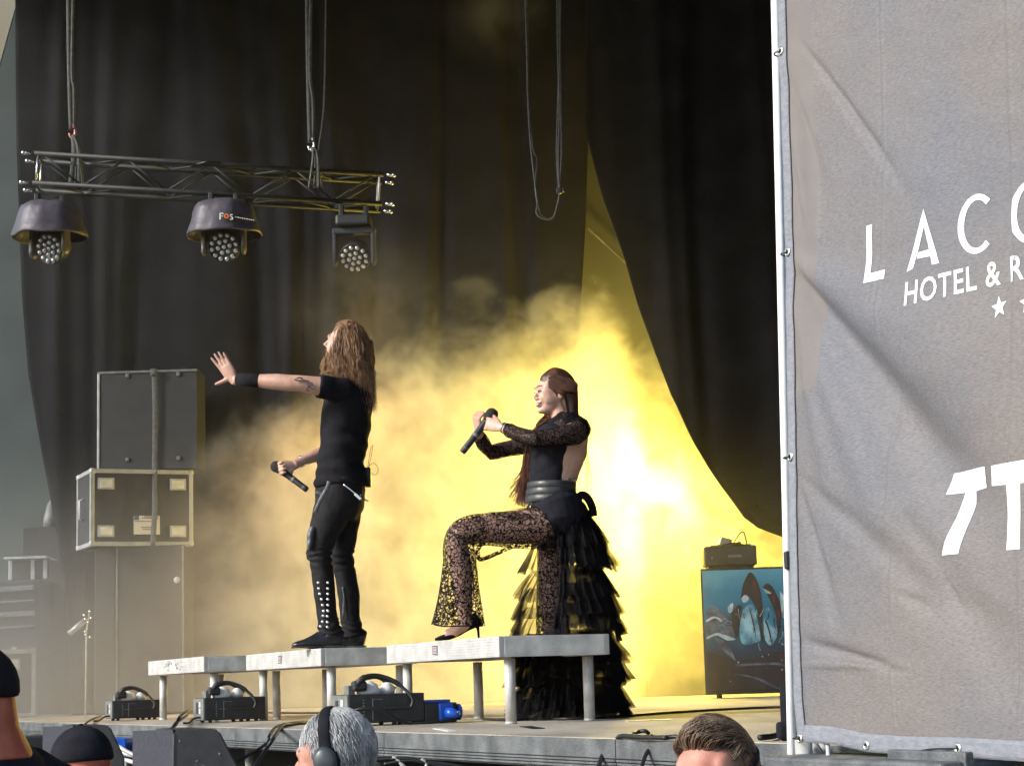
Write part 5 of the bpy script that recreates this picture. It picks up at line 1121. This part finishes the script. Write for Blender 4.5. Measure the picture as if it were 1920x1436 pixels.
# ------------------------------------------------------------------ wedge monitors in the pit
def wedge(px0, px1, py, Y, label, lw=.44):
    pL, pR = at(px0, py, Y), at(px1, py, Y); zt_ = pL.z; R = Matrix.Rotation(-.62, 3, 'Z'); o = V((pL.x, Y, 0)); t = thing('wedge_monitor', label, 'speaker', V((o.x, o.y, zt_-.45)), 'black wedge speakers facing the pit')
    W_ = (pR.x-pL.x); xs = V((1, .0, 0)); d_ = V((-.38, .92, 0)).normalized()
    # side profile (trapezoid with clipped corner) seen from the camera, extruded away
    prof = [(.30, 0), (.74, 0), (.80, -.01), (1.0, -.16), (1.0, -.40), (.30, -.40)]
    O = V((pL.x, Y, zt_))
    def P(a, z, e=0): return O+V((a*W_, 0, z))+d_*e
    b = B(); prism(b, [P(a, z) for a, z in prof], d_*lw); bmesh.ops.bevel(b, geom=list(b.edges), offset=.008, segments=2, affect='EDGES'); obj('cabinet', b, M_blk, t)
    b = B(); prism(b, [P(.0, -.006, .34), P(.285, -.0, .01), P(.285, -.40, .01), P(.0, -.40, .34)], V((.012, .03, 0))); obj('grille', b, M_blk2, t)
    b = B(); tube(b, [P(.29, -.015, -.002), P(.28, -.20, -.002), P(.285, -.40, -.002)], .004, 6); obj('seam', b, M_fas, t)
    for a, z in ((.36, -.05), (.62, -.16), (.80, -.11), (.55, -.14)):
        b = B(); lathe(b, [(.006, 0), (.004, .003), (.001, .003)], frame(P(a, z, -.0005), (0, -1, 0)), 8); obj('screw', b, M_fas, t)
    b = B(); bx(b, P(.5, -.43, .2), (.6*W_, .3, .06), .01); obj('base', b, M_blk, t)
    b = B(); bx(b, V((P(.5, 0, .2).x, P(.5, 0, .2).y, (zt_-.46)/2)), (.75*W_, .36, zt_-.462), .01); tag(obj('plinth', b, M_blkf), 'black plinth under the '+('left' if px0 < 200 else 'right')+' wedge speaker in the pit', 'plinth')
wedge(100, 234, 1361, 9.6, 'black wedge speaker half hidden by the man in the dark cap')
wedge(277, 445, 1369, 8.6, 'black wedge speaker in front of the deck beside the pale case')
box_thing('flat_speaker', 'flat dark grey box lying just left of the left wedge', 'speaker', at(78, 1390, 10.6), (.30, .3, .07), M_case, .2)
cable([at(80, 1408, 10.2), at(95, 1412, 10.2), at(105, 1405, 10.2), at(98, 1420, 10.1), at(84, 1424, 10.1)], .012, 'black cable coiled left of the left wedge speaker')
box_thing('pale_bar', 'pale metal bar lying under the flat dark box', 'bar', at(85, 1406, 10.5), (.22, .05, .035), M_edge, .1)
# ------------------------------------------------------------------ people in the pit
def pit_person(label, C, yaw, tilt, skinm, shirt, k=1.0, rise=0.0, nk=1.0):
    """head centre C; faces yaw (radians, 0 = +X)"""
    f = V((math.cos(yaw)*math.cos(tilt), math.sin(yaw)*math.cos(tilt), math.sin(tilt))); C = V(C); t = thing('person', label, 'person', V((C.x, C.y, 0)))
    fl = V((math.cos(yaw), math.sin(yaw), 0)); sl = Z.cross(fl)
    b = B(); f, s, u = head_mesh(b, C, f, Z, k, 1.0)
    H = C.z+rise; sc_l = H/1.66
    def P(a, l, z): return V((C.x, C.y, 0))+fl*(a-.03)+sl*l+V((0, 0, z*sc_l))
    tube(b, [P(-.01, 0, 1.38), P(0, 0, 1.46), P(.005, 0, 1.53), C-Z*(.06 if nk == 1 else .0)-f*.02], [(.08*nk, .10*nk), (.062*nk, .066*nk), (.058*nk, .060*nk), (.058*nk, .058*nk)], 20, side=fl)
    tube(b, [P(0, 0, .88), P(.01, 0, .98), P(.015, 0, 1.1), P(.01, 0, 1.25), P(-.01, 0, 1.36), P(-.01, 0, 1.43)], [(.10, .16), (.10, .15), (.105, .14), (.115, .17), (.10, .17), (.06, .08)], 24, side=fl)
    for e in (-1, 1):
        tube(b, [P(-.01, .15*e, 1.36), P(-.02, .20*e, 1.33), P(-.03, .235*e, 1.08), P(.06, .22*e, .86)], [.05, .052, .042, .028], 14)
        hand_mesh(b, P(.06, .22*e, .86), P(.10, .21*e, .70)-P(.06, .22*e, .86), fl, (20, 24, 28, 32), .95)
        tube(b, [P(0, .09*e, .92), P(.02, .10*e, .5), P(0, .10*e, .08)], [.09, .06, .042], 14)
    fuse('body', b, skinm, t, .007, 3)
    b = B()
    tube(b, [P(0, 0, .86), P(.01, 0, .98), P(.015, 0, 1.1), P(.01, 0, 1.25), P(-.01, 0, 1.355), P(-.012, 0, 1.415), P(-.008, 0, 1.445)], [(.13, .19), (.13, .18), (.135, .175), (.145, .20), (.13, .205), (.088, .13), (.075, .085)], 28, side=fl)
    for e in (-1, 1): tube(b, [P(-.01, .13*e, 1.355), P(-.02, .20*e, 1.33), P(-.028, .235*e, 1.17)], [.075, .078, .07], 18)
    fuse('t_shirt', b, shirt, t, .009, 4, lambda p: .008*noise.noise(V((p.x*6, p.y*6, p.z*11))))
    b = B(); tube(b, [P(0, 0, .93), P(0, 0, .84)], [(.12, .175), (.11, .17)], 24, side=fl)
    for e in (-1, 1): tube(b, [P(0, .09*e, .88), P(.02, .10*e, .5), P(0, .10*e, .1)], [.11, .08, .065], 16)
    fuse('trousers', b, M_jean, t, .012, 3)
    for e in (-1, 1):
        b = B(); tube(b, [P(-.09, .1*e, .035), P(0, .1*e, .05), P(.1, .1*e, .04), P(.17, .1*e, .03)], [(.035, .03), (.045, .045), (.045, .035), (.02, .02)], 14, side=sl); obj('shoe', b, M_leath, t, True)
    return t, C, f, s, u
def ear_pads(t, C, f, s, u, red=False, headmic=False, pd=1.0):
    for e in (-1, 1):
        c = C+s*e*.086-u*.02-f*.005; Fm = frame(c, s*e, f)
        b = B(); lathe(b, [(.030, -.012), (.041, -.010), (.044, .0), (.044, .006), (.038, .012)], Fm @ Matrix.Diagonal((.9*pd, 1.1*pd, 1, 1)), 24); o = obj('ear_cushion', b, M_blkf, t, True)
        b = B(); lathe(b, [(.036, .012), (.040, .016), (.038, .026), (.028, .032), (.002, .034)], Fm @ Matrix.Diagonal((.9*pd, 1.1*pd, 1, 1)), 24); obj('ear_cup', b, mat('cup', (.05, .06, .07), None, 1, .35), o, True)
        if red:
            b = B(); bx(b, c+s*e*.03+u*.03+f*.01, (.018, .018, .03), .004); obj('red_tab', b, M_red, o)
    b = B(); P_ = [C+s*math.sin(a)*.098*1.0+u*(math.cos(a)*.122-.0)-f*.01 for a in [math.radians(x) for x in range(-95, 96, 10)]]
    tube(b, P_, [(.017, .006)]*len(P_), 10, side=f); obj('headband', b, M_blkf, t, True)
    b = B(); tube(b, [p+f*.010 for p in P_[1:-1]], .0025, 6); tube(b, [p-f*.010 for p in P_[1:-1]], .0025, 6); obj('wire_band', b, M_leathg, t)
def scalp(t, C, f, s, u, mm, n, length, back, name='hair', r=(.0032, .0012), cut=None, quiff=0, seed=1):
    b = B(); R = Matrix((f, s, u)).transposed(); ell(b, C+u*.014-f*.024, (.099, .087, .101), R); ell(b, C-u*.035-f*.045, (.062, .072, .06), R)
    h = fuse(name, b, mm, t, .006, 3, lambda p: .004*noise.noise(p*45)); b = B(); Pth = []; rg = random.Random(seed)
    for i in range(n):
        az = rg.uniform(-math.pi, math.pi); el = rg.uniform(-.55, 1.5)
        if math.cos(az) > .55 and el < .52: continue
        if math.cos(az) > 0 and el < .0: continue
        dr = f*math.cos(az)*math.cos(el)+s*math.sin(az)*math.cos(el)+u*math.sin(el)
        root = C+u*.010-f*.016+f*dr.dot(f)*.097+s*dr.dot(s)*.085+u*dr.dot(u)*.100
        flow = (back(dr, f, s, u)); flow = (flow-dr*flow.dot(dr)); flow.normalize(); jit = V((rg.uniform(-1, 1), rg.uniform(-1, 1), rg.uniform(-1, 1)))*.25; flow = (flow+jit).normalized()
        l = length*rg.uniform(.7, 1.25); HC = C+u*.010-f*.016; p = root; P_ = [root-dr*.004]; lf = rg.uniform(.0, .09)
        for q_ in range(1, 5):
            p = p+flow*l*.25; e = p-HC; e = V((e.dot(f)/.097, e.dot(s)/.085, e.dot(u)/.100)); e.normalize()
            kk_ = 1.03+lf+quiff*8*max(0, e.x*.6+.35)*max(0, e.z)*min(1, q_/2)
            n_ = (f*e.x+s*e.y+u*e.z).normalized(); p = HC+f*e.x*.097*kk_+s*e.y*.085*kk_+u*e.z*.100*kk_; P_.append(p)
            fl_ = back(n_, f, s, u); fl_ = fl_-n_*fl_.dot(n_)
            if fl_.length > 1e-3: flow = (flow*.5+fl_.normalized()*.5+jit*.75).normalized()
        Pth.append(spline(P_, 2))
    strands(b, Pth, *r); obj('hair_strands', b, mm, h, True); return h
# grey haired man with headphones
YG = 5.35; CG = at(626, 1411, YG)
res = pit_person('grey haired man in the pit wearing a black over ear headset, facing left', CG, math.radians(168), -.18, M_skinp, M_blkf); t, C, f, s, u = res
scalp(t, C, f, s, u, M_hairg, 5000, .05, lambda dr, f, s, u: (-u*1.0+dr*.2-f*.25), seed=3, r=(.0018, .0007)); ear_pads(t, C, f, s, u, pd=.92)
for k in (-1, 1):
    b = B(); ell(b, C+f*.086-u*.002+s*.031*k, (.006, .013, .005), Matrix((f, s, u)).transposed()); obj('eye', b, M_dark, t, True)
    b = B(); tube(b, [C+f*.097+u*.020+s*.014*k, C+f*.091+u*.026+s*.032*k, C+f*.078+u*.02+s*.048*k], .004, 6); obj('eyebrow', b, M_fas, t, True)
# brown haired man with quiff, close
YB = 4.55; CBm = at(1340, 1450, YB)
t, C, f, s, u = pit_person('brown haired man closest to the camera, swept quiff, headset round the back of his head', CBm, math.radians(232), -.10, M_skinp, M_blkf)
scalp(t, C, f, s, u, M_hairr, 5200, .055, lambda dr, f, s, u: ((u*.7+s*.75-f*.15) if dr.dot(f) > .25 and dr.dot(u) > .2 else (s*.7*max(0, dr.dot(u))-f*.5-u*.8*(1-max(0, dr.dot(u))))), seed=5, quiff=.055, r=(.0018, .0007)); 
for e in (1,):
    c = C+s*e*.090-u*.05-f*.02; Fm = frame(c, s*e, f); b = B(); lathe(b, [(.03, -.012), (.042, -.01), (.045, .005), (.036, .02), (.002, .024)], Fm, 24); ec = obj('ear_cup', b, M_blk, t, True); b = B(); bx(b, c+u*.045+f*.012+s*.012, (.02, .02, .03), .004); obj('red_tab', b, M_red, ec)
b = B(); P_ = [C+s*math.sin(a)*.102-f*(math.cos(a)*.112)+u*(.02+.03*math.cos(a)) for a in [math.radians(x) for x in range(-80, 96, 12)]]; tube(b, P_, [(.010, .004)]*len(P_), 8, side=u); obj('neckband', b, M_blkf, t, True)
for k in (-1, 1):
    b = B(); tube(b, [C+f*.097+u*.020+s*.014*k, C+f*.091+u*.026+s*.032*k, C+f*.078+u*.02+s*.048*k], .004, 6); obj('eyebrow', b, M_hairr, t, True)
    b = B(); ell(b, C+f*.086-u*.004+s*.031*k, (.006, .013, .005), Matrix((f, s, u)).transposed()); obj('eye', b, M_dark, t, True)
def cap_(t, C, f, s, u, mm, brim_dir, k=1.0):
    R = Matrix((f, s, u)).transposed(); b = B(); ell(b, C+u*.018-f*.008, (.110*k, .096*k, .106*k), R); 
    b2 = B(); 
    for v in list(b.verts):
        if (v.co-C).dot(u) < .012: v.co -= u*((v.co-C).dot(u)-.010)*.92
    cp = obj('cap', b, mm, t, True)
    bd = brim_dir.normalized(); bs = u.cross(bd); b = B(); top_, bot_ = [], []
    for i in range(15):
        a = math.radians(-75+150*i/14); p = C+u*(.018-.010*math.cos(a))+bd*(.085+.085*math.cos(a)*1.0)*k+bs*math.sin(a)*.085*k; top_.append(p)
    base = [C+u*.020+bd*.06*k+bs*math.sin(math.radians(-75+150*i/14))*.085*k for i in range(15)]
    prism(b, top_+base[::-1], u*.005); obj('brim', b, mm, cp)
    b = B(); ell(b, C+u*.126*k-f*.008, (.008, .008, .005), R, 10, 6); obj('button', b, mm, cp)
# man with the dark cap
CD = at(150, 1432, 5.9)
t, C, f, s, u = pit_person('man in a dark baseball cap low in front of the left wedge speaker', CD, math.radians(150), -.05, M_skinr, M_blkf)
CD_k = .78; cap_(t, C, f, s, u, M_blkf, f, .92)
# sunburnt man at the left edge
CL = at(-52, 1304, 4.6)
t, C, f, s, u = pit_person('bald sunburnt man at the left edge wearing a black cap and black T-shirt', CL, math.radians(150), 0.12, M_skinr, M_blkf, 1.0, .13, 1.38)
cap_(t, C, f, s, u, M_tee, f)
# ------------------------------------------------------------------ tape, sheets and loose bits on the deck
def tape(px, py, px2, py2, w_, mm, label, name='tape_strip'):
    p0, p1 = on(px, py, 1.4), on(px2, py2, 1.4); d = (p1-p0); d.z = 0; L_ = d.length; d.normalize(); c_ = (p0+p1)/2
    b = B(); bx(b, V((c_.x, c_.y, 1.4022)), (L_, w_, .003), 0, Matrix.Rotation(math.atan2(d.y, d.x), 3, 'Z')); tag(obj(name, b, mm), label, 'tape')
tape(985, 1362, 1010, 1366, .05, M_blkf, 'short black tape strip on the deck before the closest riser')
tape(1175, 1352, 1260, 1349, .04, M_leg, 'pale tape strip on the deck between the skirt and the blue cabinet')
tape(820, 1366, 850, 1371, .04, M_label, 'white tape strip on the deck beside the blue socket')
cable([dk(905, 1350), dk(960, 1352), dk(1010, 1349), dk(1060, 1350), dk(1150, 1346), dk(1260, 1338), dk(1400, 1330), dk(1500, 1327)], .007, 'long black cable lying across the deck behind the closest riser legs')
cable([dk(300, 1340), dk(340, 1337), dk(380, 1339), dk(450, 1336), dk(560, 1338), dk(650, 1336)], .007, 'thin black cable lying on the deck behind the fog machines')
